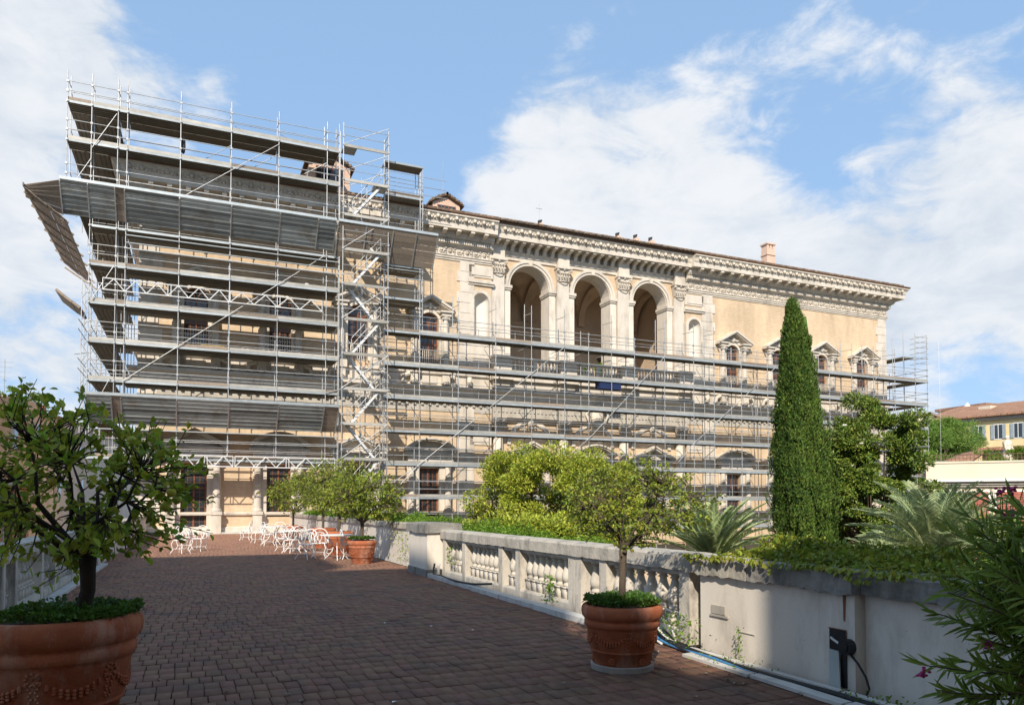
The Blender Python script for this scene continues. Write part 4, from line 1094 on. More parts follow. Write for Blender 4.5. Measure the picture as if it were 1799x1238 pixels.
# --- stair tower
TT = thing('scaffold_stair_tower', 'narrow scaffold stair tower with zigzag flights standing in front of the left wing', 'scaffold stairs', (8.9, 42.5, -4.9))
tx0, tx1, ty0, ty1 = 7.68, 10.3, 41.95, 43.04
for x in (tx0, tx1):
    for y in (ty0, ty1): rod('standard', (x, y, -4.95), (x, y, 23.55), .027, 'steel', TT)
for x in (8.95,): rod('standard', (x, ty1, -4.95), (x, ty1, 21), .022, 'steel', TT)
cp = []
for k in range(-3, 11):
    z = 2.1 + 2 * k + .18
    if z < 23:
        slab('landing', tx0, tx1, ty0, ty0 + .07, z - .09, z + .07, 'toe', TT)
        slab('landing_deck', tx0 + .02, tx0 + .75 if k % 2 else tx1 - .02, ty0 + .08, ty1 - .05, z - .06, z - .01, 'under', TT) if False else None
        slab('landing_deck', tx1 - .8 if k % 2 else tx0 + .02, tx1 - .02 if k % 2 else tx0 + .8, ty0 + .075, ty1 - .05, z - .06, z, 'deck', TT)
        for h in (.55, 1.05):
            rod('guard_rail', (tx0, ty0 - .02, z + h), (tx1, ty0 - .02, z + h), .021, 'steel', TT)
            rod('guard_rail', (tx1, ty0, z + h), (tx1, ty1, z + h), .021, 'steel', TT)
        for x in (tx0, tx1): cp += [(x, ty0, z + .5), (x, ty0, z)]
    if z < 19.5:
        up = 1 if k % 2 else -1                       # rises to the right or to the left
        xa, xb = (tx0 + .55, tx1 - .35) if up > 0 else (tx1 - .55, tx0 + .35)
        xa, xb = (tx0 + .55, tx1 - .4) if (k % 2 == 0) else (tx1 - .55, tx0 + .4)
        yy = ty0 + (.18 if k % 2 == 0 else .62)
        for s in (0, .34):
            b = MB(); b.obox((xa, yy + s, z), (xb, yy + s, z + 2), .035, .13); part('stringer', b, 'truss', TT)
        for h in (.45, .9):
            rod('hand_rail', (xa, yy - .02, z + h), (xb, yy - .02, z + 2 + h), .02, 'steel', TT)
        for t in (.0, .5, 1.0): rod('rail_post', (xa + (xb - xa) * t, yy - .02, z + 2 * t), (xa + (xb - xa) * t, yy - .02, z + 2 * t + .9), .018, 'steel', TT)
        for s in range(8):
            t = (s + .5) / 8; x = xa + (xb - xa) * t
            slab('tread', x - .11, x + .11, yy + .02, yy + .32, z + 2 * t - .02, z + 2 * t, 'deck', TT)
        if k % 2 == 0: rod('brace', (tx0, ty0 - .05, z - 2), (tx1, ty0 - .05, z), .024, 'steel', TT)
couplers(TT, cp)
for z in (19.5, 20.3, 21.3, 22.9): rod('brace', (tx0 + .3, ty1, z), (tx1, ty0, z + .8), .02, 'steel', TT)

# --- long scaffold along the rest of the front
XS = [10.40, 12.56, 15.05, 17.56, 20.07, 22.48, 24.30, 26.09, 27.93, 30.41, 32.91, 34.72, 37.22, 39.72, 42.22, 43.5, 46.0, 48.4, 50.83, 53.27, 55.7, 57.15]
TR = thing('scaffold', 'long scaffold of six deck levels before the loggia and right wing', 'scaffold', (34, Y0, -4.9))
ZS = [2.1, 4.1, 6.1, 8.1, 10.1, 12.1]
tops = {12.56: 23.1, 15.05: 14.6, 17.56: 14.6, 20.07: 14.6, 22.48: 14.6, 26.09: 14.6, 32.91: 14.6, 30.41: 14.6}
cp = []
for x in XS:
    zt = 13.2 + (1.4 if x in tops or rs.random() < .45 else 0)
    if x == 12.56: zt = 22.0
    if x == 10.40: zt = 13.2
    if x > 55: zt = 16.1
    for y in (Y0, Y1):
        rod('standard', (x, y, -4.95), (x, y, zt + (.35 if y > 44 else 0)), .026, 'steel', TR)
    if zt > 14: rod('transom', (x, Y0 - .1, 14.1), (x, Y1 + .15, 14.2), .022, 'steel', TR)
    for z in ZS:
        rod('transom', (x, Y0 - .05, z - .07), (x, YW - .25, z - .07), .022, 'steel', TR)
        cp += [(x, Y0, z + .5), (x, Y0, z + 1.0), (x, Y0, z - .05), (x, Y1, z - .05)]
couplers(TR, cp)
for z in ZS + [0.1]:
    for a, c in zip(XS, XS[1:]):
        deck_bay(TR, a, c, Y0, Y1, z, toe=True, rails=True)
        if z > 1: rod('ledger', (a, Y1, z + 1.0), (c, Y1, z + 1.0), .018, 'steel', TR, 5)
b = MB()
for z in ZS:
    for k in range(5): y = Y0 + .14 + k * .21; b.box(10.45, 57.1, y, y + .05, z - .09, z - .052)
part('plank_rib', b, 'under', TR, kind='stuff')
b = MB()                                              # short intermediate posts between the rails
for z in ZS:
    for a, c in zip(XS, XS[1:]):
        if c - a > 2: b.tube([((a + c) / 2 + .1, Y0 + .02, z + .02), ((a + c) / 2 + .1, Y0 + .02, z + .62)], .018, 5)
part('rail_post', b, 'steel', TR, kind='stuff')
for pts in (((11.4, 2.9), (12.56, 4.1), (22.48, 12.1)), ((22.6, 4.8), (24.3, 6.1), (30.41, 12.1)), ((31.5, 4.7), (32.91, 6.1), (40.5, 12.1)), ((41, 3.8), (51.5, 12.3))):
    for (a, za), (c, zc) in zip(pts, pts[1:]): rod('brace', (a, Y0 - .06, za), (c, Y0 - .06, zc), .023, 'steel', TR)
for xa, za, xb, zb in ((10.3, 2.6, 12.5, 4.0),): rod('brace', (xa, Y0 - .06, za), (xb, Y0 - .06, zb), .024, 'steel', TR)
for x, z in ((39.6, 8.1), (39.4, 6.1), (51, 10.1)):    # leaning ladders
    for s in (0, .35): rod('ladder_rail', (x + s, Y1 - .2, z), (x + s - .5, Y1 - .2, z + 3.6), .02, 'steel', TR)
# dusty netting panels on the inner rails
for a, c, z in ((17.6, 57, 4.05), (17.6, 34, 9.45)):
    pass
# link bay between the tower and the post by the loggia, with the high decks and plank canopy
TK = thing('scaffold', 'short high scaffold bay right of the stair tower with a dark plank canopy', 'scaffold', (11.5, Y0, 12))
for x in (10.38, 12.74):
    for y in (Y0 + .06, Y1 - .06): rod('standard', (x, y, 12.2), (x, y, 22.3), .026, 'steel', TK)
for z in (14.1, 16.1, 18.1, 20.38, 22.38):
    deck_bay(TK, 10.38, 12.74, Y0, Y1, z, toe=z in (20.38,), rails=z < 22)
    if z < 19: slab('inner_deck', 10.4, 12.7, Y1 + .03, 45.0, z - .08, z - .02, 'under', TK)
    rod('transom', (10.38, Y0, z - .06), (10.38, Y1, z - .06), .022, 'steel', TK); rod('transom', (12.74, Y0, z - .06), (12.74, Y1, z - .06), .022, 'steel', TK)
canopy(TK, [7.4, 9.0, 10.6, 12.0, 13.3], 41.8, 17.75, 43.06, 16.1, 'wwww')
for z in (15.8, 15.3): rod('ledger', (10.3, Y0 - .12, z), (12.8, Y0 - .12, z), .035, 'deck', TK)
for z in (20.6, 21.1, 21.7): rod('guard_rail', (10.38, Y0 - .1, z), (14.2, Y0 - .1, z), .02, 'steel', TK)
for z in (20.2, 20.9): rod('brace', (12.74, Y0, z), (12.74, Y1 + .4, z + .9), .02, 'steel', TK)
# --- end scaffold turning the right corner
TE = thing('scaffold', 'scaffold end tower turning the far right corner of the palace with dark side decks', 'scaffold', (56.4, 46, -4.9))
for x in (55.75, 57.15):
    for y in (45.3, 46.8, 49.3, 51.8): rod('standard', (x, y, -4.95), (x, y, 16.1 if y < 46 else 13.4), .028, 'steel', TE)
for z in (4.1, 6.1, 8.1, 10.1, 12.1):
    for a, c in ((44.25, 46.8), (46.8, 49.3), (49.3, 51.8)):
        slab('deck', 55.8, 57.1, a, c - .02, z - .08, z, 'under', TE)
        for h in (.5, 1.0): rod('guard_rail', (57.2, a, z + h), (57.2, c, z + h), .022, 'steel', TE); 
    for h in (.5, 1.0): rod('guard_rail', (57.15, Y0, z + h), (57.15, 44.3, z + h), .022, 'steel', TE)
slab('deck', 55.8, 57.1, 44.3, 51.8, 14.3, 14.38, 'under', TE)
for k in range(6): rod('ledger', (55.75, Y0, 13.6 + k * .45), (57.3, Y0, 13.6 + k * .45), .02, 'steel', TE); rod('ledger', (57.15, Y0, 13.8 + k * .45), (57.15, Y1 + .5, 13.8 + k * .45), .02, 'steel', TE)
sheet(TE, 55.9, 59.0, 41.8, 5.2, 43.0, 4.0); slab('canopy_lip', 55.9, 59.0, 41.76, 41.8, 5.15, 5.3, 'deck', TE)
solo('hoist_cable', MB().tube([(58.6, 43, -4), (58.5, 43, 15.6)], .012, 4), 'steel', 'thin vertical hoist cable hanging beside the far right scaffold', 'cable')
solo('tarpaulin', MB().box(25.2, 26.9, Y0 + .1, Y0 + .7, 9.55, 9.98), 'bluewrap', 'folded dark blue tarpaulin under a scaffold deck below the middle arch', 'tarpaulin')
# ------------------------------------------------------------ right parapet: solid wall, balustrade, corner pier, rear wall
WXR = 5.2
T1 = thing('parapet_wall', 'solid cream plastered parapet wall with a blackened stone coping under ivy, right foreground', 'wall', (5.4, 2, 0))
b = MB(); b.box(5.2, 5.55, 5.002, 6.72, -.02, .86)
b.box(5.28, 5.6, -5, 4.60, -.02, .84)
# wall pilaster behind the flat black recess
b.box(5.16, 5.55, 4.602, 5.0, -.02, .855)
part('plastered_wall', b, 'plaster', T1)
def rough_box(x0, x1, y0, y1, z0, z1, n, seed, amp=.012):
    r_ = random.Random(seed); b = MB(); vs = []
    sec = [(x0, z0), (x1, z0), (x1, z1), ((x0 + x1) / 2, z1 + .012), (x0 + .02, z1), (x0, z1 - .03)]
    for i in range(n + 1):
        y = y0 + (y1 - y0) * i / n
        for x, z in sec: vs.append((x + (r_.random() - .5) * amp, y, z + (r_.random() - .5) * amp * (2.2 if z == z0 else 1)))
    k = len(sec)
    fs = [(i * k + j, i * k + (j + 1) % k, (i + 1) * k + (j + 1) % k, (i + 1) * k + j) for i in range(n) for j in range(k)]
    fs += [tuple(reversed(range(k))), tuple(range(n * k, n * k + k))]
    return b.add(vs, fs)
for (a, c, x0) in ((5.92, 6.95, 5.14), (5.03, 5.91, 5.14), (4.58, 5.02, 5.10), (3.2, 4.575, 5.2), (1.6, 3.19, 5.2), (-.4, 1.59, 5.2), (-5, -.41, 5.2)):
    part('coping_stone', rough_box(x0, 5.62, a, c, .845, 1.04, 16, int(a * 10) + 90), 'coping_dk' if c < 6 else 'coping', T1)
b = MB(); b.box(5.185, 5.2 - .001, 6.30, 6.52, .44, .53); b.box(5.18, 5.199, 6.25, 6.54, .41, .432)
part('vent_slot', b, 'stone_dk', T1)
b = MB(); b.box(5.19, 5.199, 5.86, 6.12, .30, .306); part('scratch', b, 'stone_dk', T1)

# stone kerb strips at the foot
K1 = thing('kerb_strip', 'long worn white marble strip laid at the foot of the right parapet', 'kerb', (4.8, 6, 0))
for y0, y1 in ((3.1, 4.35), (4.37, 5.45), (5.47, 6.5)):
    b = MB(); xo = 4.72 + (y0 - 3) * .012
    b.add([(xo, y0, .005), (xo + .12, y0, .005), (xo + .155, y1, .005), (xo + .035, y1, .005), (xo, y0, .035), (xo + .12, y0, .038), (xo + .155, y1, .04), (xo + .035, y1, .034)], [(0, 3, 2, 1), (4, 5, 6, 7), (0, 1, 5, 4), (1, 2, 6, 5), (2, 3, 7, 6), (3, 0, 4, 7)])
    part('marble_piece', b, 'marble', K1)
for y0, y1 in ((2.0, 3.3), (3.33, 4.6), (4.63, 5.9), (5.93, 6.7)):
    b = MB(); b.box(4.99, 5.07, y0, y1, .0, .05); part('marble_piece', b, 'marble', K1)
K2 = thing('kerb_strip', 'blue-grey marble kerb running along the foot of the stone balustrade', 'kerb', (5, 12, 0))
yk = 7.9
while yk < 16.9:
    y1 = yk + 1.25 + rnd.random() * .3; b = MB(); dx = (rnd.random() - .5) * .02
    b.box(4.86 + dx, 5.04 + dx, yk, min(y1, 17.0) - .012, -.01, .075 + rnd.random() * .01); b.box(5.041 + dx, 5.15, yk, min(y1, 17.0) - .012, -.01, .04)
    part('marble_piece', b, 'marble', K2); yk = y1

def balustrade(lbl, sx, xw, ys0, ys1, piers, gr):
    # sx = +1: balustrade on the right, its inner face at x = xw
    T = thing('balustrade', lbl, 'balustrade', (xw + sx * .15, (ys0 + ys1) / 2, 0))
    xi, xo = (xw, xw + .32) if sx > 0 else (xw - .32, xw)
    b = rough_box(min(xi, xo) + .0, max(xi, xo), ys0, ys1, -.02, .16, 40, 5 + sx, .006)
    part('base_rail', b, 'balstone', T)
    yy = ys0; k = 0
    while yy < ys1 - .05:
        y1 = min(ys1, yy + 2.05); b = rough_box(min(xi, xo) - .045, max(xi, xo) + .045, yy, y1 - .006, .86, 1.05, 18, 77 + k, .007)
        part('coping_stone', b, 'coping', T); yy = y1; k += 1
    b = MB(); b.box(min(xi, xo) + .02, max(xi, xo) - .02, ys0, ys1, .80, .858); part('top_rail', b, 'balstone', T)
    for y in piers:
        b = MB(); b.box(min(xi, xo) - .012, max(xi, xo) + .012, y - .095, y + .095, .02, .858); part('pier', b, 'balstone', T)
    return T, (xi + xo) / 2
pr = [(.06, .19), (.082, .2), (.086, .222), (.07, .236), (.064, .262), (.082, .272), (.098, .31), (.102, .345), (.096, .385), (.078, .44), (.056, .50), (.046, .54), (.044, .56), (.062, .565), (.064, .58), (.05, .585), (.052, .60), (.08, .605), (.084, .625), (.084, .645)]
bal_big = MB().lathe(pr, n=14)
bal_big.box(-.085, .085, -.085, .085, -.002, .165); bal_big.box(-.098, .098, -.098, .098, .166, .19)
bal_sq = bal_big.mesh('baluster', M['balstone'], True)
YB = [7.18, 7.41, 7.65, 7.90, 8.15, 8.40, 8.65, 9.0, 9.28, 9.95, 10.17, 10.39, 10.61, 10.83, 11.06, 11.28, 11.5, 12.0, 12.22, 12.78, 13.02, 13.26, 13.5, 13.74, 13.98, 14.22, 14.8, 15.04, 15.28, 15.52]
YP = [7.0, 8.83, 9.55, 9.75, 11.72, 12.5, 14.5, 15.8]
YB = [y for y in YB if min(abs(y - p) for p in YP) > .17]
TB, xc = balustrade('weathered stone balustrade along the right side of the terrace behind the small potted citrus', 1, WXR, 6.96, 16.0, YP, None)
rb = random.Random(4)
for y in YB:
    o = put('baluster', bal_sq, xc, y, .16, TB); o.rotation_euler = (0, 0, rb.random() * .1); s_ = .97 + rb.random() * .05; o.scale = (s_, s_, 1)
TB2, xc = balustrade('shaded stone balustrade along the left edge of the terrace behind the large potted citrus', -1, -2.3, 6.5, 22.6, [7.0, 8.83, 9.55, 11.72, 12.5, 14.5, 15.8, 17.9, 18.7, 20.5, 22.4], None)
yy = 6.75
while yy < 22.3:
    if min(abs(yy - p) for p in [7.0, 8.83, 9.55, 11.72, 12.5, 14.5, 15.8, 17.9, 18.7, 20.5, 22.4]) > .17:
        put('baluster', bal_sq, xc, yy, .16, TB2)
    yy += .232
T = thing('kerb_strip', 'narrow stone kerb along the foot of the left balustrade', 'kerb', (-2.2, 14, 0))
for k in range(9): b = MB(); b.box(-2.26, -2.08, 7 + k * 1.75, 7 + k * 1.75 + 1.73, -.01, .05); part('marble_piece', b, 'marble', T)

# corner pier between the balustrade and the rear wall
T = thing('wall_pier', 'square plastered pier with dark stone cap at the far end of the stone balustrade', 'pier', (5.2, 16.9, 0))
b = MB(); b.box(4.86, 5.6, 16.02, 17.5, .0, .98); part('shaft', b, 'plaster', T)
part('cap', rough_box(4.80, 5.68, 15.96, 17.56, .985, 1.2, 8, 9), 'coping_dk', T)
b = MB(); b.box(4.83, 4.858, 16.0, 17.52, 0, .16); b.box(4.83, 5.6, 15.985, 16.018, 0, .16); part('foot', b, 'coping_dk', T)
# rear wall on to the palace
T = thing('parapet_wall', 'sunlit white plaster wall running from the pier to the palace behind the potted trees', 'wall', (5.4, 31, 0))
b = MB(); b.box(5.3, 5.62, 17.62, 45.0, -.02, .98); part('plastered_wall', b, 'niche', T)
yy = 17.68
while yy < 45: part('coping_stone', rough_box(5.24, 5.68, yy, min(45, yy + 2.6) - .01, .985, 1.15, 8, int(yy)), 'coping', T); yy += 2.6
b = MB()
for k in range(6): b.tube([(5.29, 18.6 + k * .3, 0), (5.27, 18.5 + k * .32, .4), (5.28, 18.3 + k * .36, .75)], .012, 4)
T2 = thing('parapet_wall', 'pale low wall on the left side of the terrace between the balustrade and the palace', 'wall', (-2.4, 34, 0))
b = MB(); b.box(-2.62, -2.3, 22.65, 45.0, -.02, .9); part('plastered_wall', b, 'plaster', T2)
yy = 22.7
while yy < 45: part('coping_stone', rough_box(-2.68, -2.24, yy, min(45, yy + 2.6) - .01, .905, 1.05, 8, int(yy)), 'coping', T2); yy += 2.6
T = thing('threshold', 'white marble threshold slab along the foot of the palace door wall', 'threshold', (1.2, 45.1, 0))
b = MB(); b.box(-2.2, 5.2, 44.9, 45.25, .0, .10); part('slab', b, 'marble', T)

# ------------------------------------------------------------ hatch, cable reel, hoses
T = thing('service_hatch', 'square service hatch, flat black slabs standing in for its dark hole, with a leaning grey cover board in the right wall', 'hatch', (5.16, 4.71, .02))
b = MB(); b.add([(5.09, 4.70, .01), (5.09, 4.82, .01), (5.135, 4.86, .35), (5.135, 4.755, .345), (5.10, 4.70, .01), (5.10, 4.82, .01), (5.145, 4.86, .35), (5.145, 4.755, .345)], [(0, 1, 2, 3), (7, 6, 5, 4), (0, 4, 5, 1), (1, 5, 6, 2), (2, 6, 7, 3), (3, 7, 4, 0)])
part('cover_board', b, 'greycover', T)
b = MB(); b.box(5.152, 5.158, 4.69, 4.87, .34, .53); b.box(5.152, 5.158, 4.685, 4.75, .04, .34); b.box(5.152, 5.158, 4.85, 4.875, .05, .34); part('recess_shade', b, 'black', T)  # flat black slabs on the wall face; the hole's shade put into colour
b = MB()
b.tube([(5.15, 4.685, .532), (5.15, 4.875, .532)], .005, 4); b.tube([(5.15, 4.687, .3), (5.15, 4.687, .53)], .004, 4); part('rusty_frame', b, 'frame', T)
b = MB(); b.tube([(5.14, 4.84, .45), (5.12, 4.77, .43), (5.11, 4.70, .41)], .012, 6); part('valve', b, 'steel', T)
T = thing('cable_reel', 'black cable reel hung beside the open hatch with its cable dropping to the floor', 'cable reel', (5.2, 4.52, .2))
b = MB(); b.tube([(5.09, 4.655, .40), (5.16, 4.655, .40)], .068, 14); b.tube([(5.08, 4.655, .40), (5.089, 4.655, .40)], .04, 12); part('drum', b, 'black', T)
b = MB(); b.tube([(5.12, 4.62, .35), (5.13, 4.55, .28), (5.14, 4.48, .18), (5.14, 4.45, .09), (5.12, 4.47, .02), (5.06, 4.6, .015), (5.0, 4.75, .012)], .010, 6); part('cable', b, 'black', T, True)
def hose(nm, pts, r, m, lab, cat='hose'):
    P = [Vector(p) for p in pts]; q = []
    for i in range(len(P) - 1):
        a, b_, c, d = P[max(i - 1, 0)], P[i], P[i + 1], P[min(i + 2, len(P) - 1)]
        for k in range(6):
            t = k / 6; q.append(.5 * ((2 * b_) + (c - a) * t + (2 * a - 5 * b_ + 4 * c - d) * t * t + (3 * b_ - a - 3 * c + d) * t ** 3))
    q.append(P[-1])
    return solo(nm, MB().tube(q, r, 8), m, lab, cat, smooth=True)
hose('hose', [(5.08, 7.4, .1), (5.03, 7.1, .05), (4.98, 6.6, .035), (4.92, 5.9, .03), (4.90, 5.2, .03), (4.93, 4.6, .03), (4.9, 3.9, .03), (4.88, 3.0, .03)], .030, 'black', 'thick black hose lying along the foot of the right wall')
hose('hose', [(5.12, 7.3, .14), (5.10, 7.0, .05), (5.11, 6.5, .03), (5.10, 5.7, .025), (5.11, 5.0, .025), (5.09, 4.3, .02), (5.12, 3.4, .02)], .013, 'black', 'thin black cable tucked against the foot of the right wall', 'cable')
hose('hose', [(5.05, 7.6, .2), (4.98, 7.2, .06), (4.94, 6.7, .03), (4.88, 6.1, .05), (4.85, 5.5, .025), (4.86, 4.9, .02), (4.84, 4.2, .02), (4.83, 3.1, .02)], .016, 'blue', 'pale blue hose lying beside the black hoses')
hose('hose', [(4.97, 7.0, .06), (4.90, 6.4, .02), (4.865, 5.6, .02), (4.80, 4.9, .02), (4.90, 4.2, .02), (4.79, 3.1, .02)], .014, 'black', 'second black hose nearest the bricks', )
hose('hose', [(5.1, 7.55, .35), (5.02, 7.35, .28), (5.0, 7.2, .14), (5.06, 7.0, .05), (5.1, 7.15, .2), (5.03, 7.3, .3), (4.98, 7.4, .1), (4.95, 7.1, .02)], .014, 'marble', 'white hose loosely coiled behind the small citrus pot')
hose('hose', [(5.0, 15.9, .3), (4.92, 15.7, .1), (4.95, 15.3, .09), (4.9, 14.6, .085), (4.88, 13.9, .09), (4.97, 13.3, .1), (5.05, 12.6, .17)], .022, 'black', 'black pipe curling along the kerb at the far end of the balustrade', 'pipe')
solo('pipe', MB().tube([(5.06, 15.8, .0), (5.06, 15.8, .25), (5.1, 15.85, .3)], .03, 8), 'marble', 'short grey pipe stub standing where the kerb meets the pier', 'pipe')

# ------------------------------------------------------------ pots and their citrus trees
def make_pot(scale, lab, loc, swags=True, saucer=False, grp=None, rz=0):
    T = thing('terracotta_pot', lab, 'flower pot', loc, grp, rz)
    prof = [(.33, 0), (.345, .03), (.375, .22), (.395, .225), (.40, .24), (.395, .255), (.40, .26), (.44, .50), (.455, .53), (.47, .54), (.47, .60), (.46, .615), (.475, .63), (.50, .66), (.51, .71), (.505, .76), (.485, .79), (.46, .80), (.44, .79), (.43, .74), (.42, .70)]
    k = scale
    b = MB().lathe([(r * k, z * k) for r, z in prof], n=48)
    o = link('pot_body', b.mesh('pot_body', M['terra'], True), T)
    b = MB().lathe([(.43 * k, .73 * k), (.2 * k, .745 * k), (.01, .75 * k)], n=24); link('soil', b.mesh('soil', M['soil']), T)
    if saucer:
        b = MB().lathe([(.37 * k, 0), (.39 * k, .0), (.395 * k, .05), (.36 * k, .055)], n=32); 
        s_ = link('saucer', b.mesh('saucer', M['terra_lip']), T); s_.location = (0, 0, -.0)
    if swags:
        b = MB(); r_ = random.Random(8)
        for q in range(6):
            a0 = q * PI / 3; a1 = a0 + PI / 3
            for i in range(13):
                t = i / 12; a = a0 + (a1 - a0) * t; z = .46 - .12 * math.sin(PI * t); rr_ = .405 + .16 * (z - .26)
                for d in range(3):
                    zz = z + (d - 1) * .022 * math.sin(PI * t); b.blob((rr_ * k * math.cos(a), rr_ * k * math.sin(a), zz * k), (.009 + .007 * math.sin(PI * t)) * k, 6, 4)
            a = a0
            for d in range(9):
                t = d / 8 * 2 * PI; z = .46 + .035 * math.sin(t); aa = a + .09 * math.cos(t); rr_ = .405 + .16 * (z - .26); b.blob((rr_ * k * math.cos(aa), rr_ * k * math.sin(aa), z * k), .010 * k, 6, 4)
            for d in range(7):
                z = .42 - d * .022; rr_ = .405 + .16 * (z - .26)
                for s_ in (-1, 1): b.blob((rr_ * k * math.cos(a + s_ * .03 * (1 + d % 2)), rr_ * k * math.sin(a + s_ * .03 * (1 + d % 2)), z * k), .009 * k, 6, 4)
            am = a0 + PI / 6
            for d in range(8):
                t = d / 8 * 2 * PI; z = .13 + .03 * math.sin(t); rr_ = .365; b.blob((rr_ * k * math.cos(am + .08 * math.cos(t)), rr_ * k * math.sin(am + .08 * math.cos(t)), z * k), .015 * k, 6, 4)
            b.blob((.365 * k * math.cos(am), .365 * k * math.sin(am), .13 * k), .018 * k, 6, 4)
        link('relief_swag', b.mesh('relief_swag', M['terra'], True), T)['kind'] = 'stuff'
    return T
# leaves -----------------------------------------------------------------
rg = np.random.default_rng(5)
def unit(v): return v / (np.linalg.norm(v, axis=1, keepdims=True) + 1e-9)
def leaf_geo(P, Dr, Nn, L, Wd, shape=6, fold=.18, curl=.12):
    """P base points, Dr directions, Nn normals, L lengths, Wd widths -> V, F with quads"""
    n = len(P); Dr = unit(Dr); Sd = unit(np.cross(Dr, Nn)); Nn = np.cross(Sd, Dr)
    L = L[:, None]; Wd = Wd[:, None]
    if shape == 6:      # base, l1, l2, tip, r2, r1 : two quads sharing the midrib
        V = np.stack([P, P + Dr * L * .33 + Sd * Wd * .46 + Nn * Wd * fold, P + Dr * L * .70 + Sd * Wd * .38 + Nn * (Wd * fold - L * curl * .4),
                      P + Dr * L - Nn * L * curl, P + Dr * L * .70 - Sd * Wd * .38 + Nn * (Wd * fold - L * curl * .4), P + Dr * L * .33 - Sd * Wd * .46 + Nn * Wd * fold], 1)
        F = np.array([[0, 1, 2, 3], [0, 3, 4, 5]])
        k = 6
    else:
        V = np.stack([P, P + Dr * L * .5 + Sd * Wd * .5 + Nn * Wd * fold, P + Dr * L - Nn * L * curl, P + Dr * L * .5 - Sd * Wd * .5 + Nn * Wd * fold], 1)
        F = np.array([[0, 1, 2, 3]]); k = 4
    Fs = (F[None] + (np.arange(n) * k)[:, None, None]).reshape(-1, 4)
    return V.reshape(-1, 3), Fs
def leaf_part(nm, T, P, Dr, Nn, L, Wd, m, shape=6, kind='stuff', fold=.18, curl=.12):
    V, F = leaf_geo(P, Dr, Nn, L, Wd, shape, fold, curl)
    off = np.array(wloc(T)); me = npmesh(nm, V - off, F, m)
    o = link(nm, me, T)
    if kind: o['kind'] = kind
    return o
LEAF1 = {}
def leaf_objs(nm, T, P, Dr, Nn, L, Wd, m):              # separate leaf objects sharing one mesh
    if m not in LEAF1:
        V, F = leaf_geo(np.zeros((1, 3)), np.array([[0, 1., 0]]), np.array([[0, 0, 1.]]), np.ones(1), np.ones(1))
        LEAF1[m] = npmesh('leaf', V, F, m)
    me = LEAF1[m]; off = wloc(T)
    for p, d, n_, l, w in zip(P, Dr, Nn, L, Wd):
        d = Vector(d).normalized(); n_ = Vector(n_); s_ = d.cross(n_).normalized(); n_ = s_.cross(d)
        mt = Matrix((( s_.x * w, d.x * l, n_.x * w), (s_.y * w, d.y * l, n_.y * w), (s_.z * w, d.z * l, n_.z * w))).to_4x4()
        mt.translation = Vector(p) - off
        o = bpy.data.objects.new(nm, me); COL.objects.link(o); o.parent = T; o.matrix_basis = mt
def crown(seed, top, c, rad, nl, nt_, lpt, L, W_, flat=.0, up=.25, hollow=.35):
    """limbs from trunk top to an ellipsoid crown; returns limb polylines, twigs, leaf arrays"""
    r_ = np.random.default_rng(seed); top = np.array(top); c = np.array(c); rad = np.array(rad)
    limbs = []
    for i in range(nl):
        a = 2 * PI * (i + r_.random() * .6) / nl; el = r_.uniform(-.25, .95)
        tgt = c + rad * .62 * np.array([math.cos(a) * math.cos(el), math.sin(a) * math.cos(el), math.sin(el)])
        mid = top * .5 + tgt * .5 + r_.normal(0, .07, 3) * rad + np.array([0, 0, -.06 * rad[2]])
        q1 = top * .78 + mid * .22 + r_.normal(0, .03, 3) * rad
        limbs.append([top, q1, mid, mid * .5 + tgt * .5 + r_.normal(0, .06, 3) * rad, tgt])
    lp = np.array([p for l in limbs for p in l[1:]])
    twigs = []; LP = []; LD = []; LN = []
    for i in range(nt_):
        u = unit(r_.normal(0, 1, (1, 3)))[0]; u[2] = u[2] * (1 - flat)
        rr_ = hollow + (1 - hollow) * r_.random() ** .45
        tip = c + rad * u * rr_ * (1 + .16 * math.sin(5 * u[0] + seed) + .14 * math.sin(7 * u[1] + 2 * seed) + .1 * math.sin(9 * u[2]))
        if r_.random() < .12: tip += unit(r_.normal(0, 1, (1, 3)))[0] * rad * .15 + np.array([0, 0, .1 * rad[2]])
        j = np.argmin(np.linalg.norm((lp - tip) / rad, axis=1)); s0 = lp[j]
        midp = s0 * .5 + tip * .5 + r_.normal(0, .05, 3) * rad
        twigs.append([s0, midp, tip])
        out = (tip - c) / rad; out = out / (np.linalg.norm(out) + 1e-6)
        for k in range(lpt):
            t = r_.random() ** .7; p = (s0 * (1 - t) + midp * t) if t < .5 and False else (midp * (1 - t) + tip * t)
            p = p + r_.normal(0, .02, 3) * rad
            d = out * .7 + r_.normal(0, .75, 3) + np.array([0, 0, up * .4])
            n_ = np.array([0, 0, 1.]) + out * .5 + r_.normal(0, .55, 3)
            LP.append(p); LD.append(d); LN.append(n_)
    n = len(LP); Ls = L * r_.uniform(.6, 1.25, n); Ws = Ls * W_ * r_.uniform(.8, 1.15, n)
    return limbs, twigs, np.array(LP), np.array(LD), np.array(LN), Ls, Ws
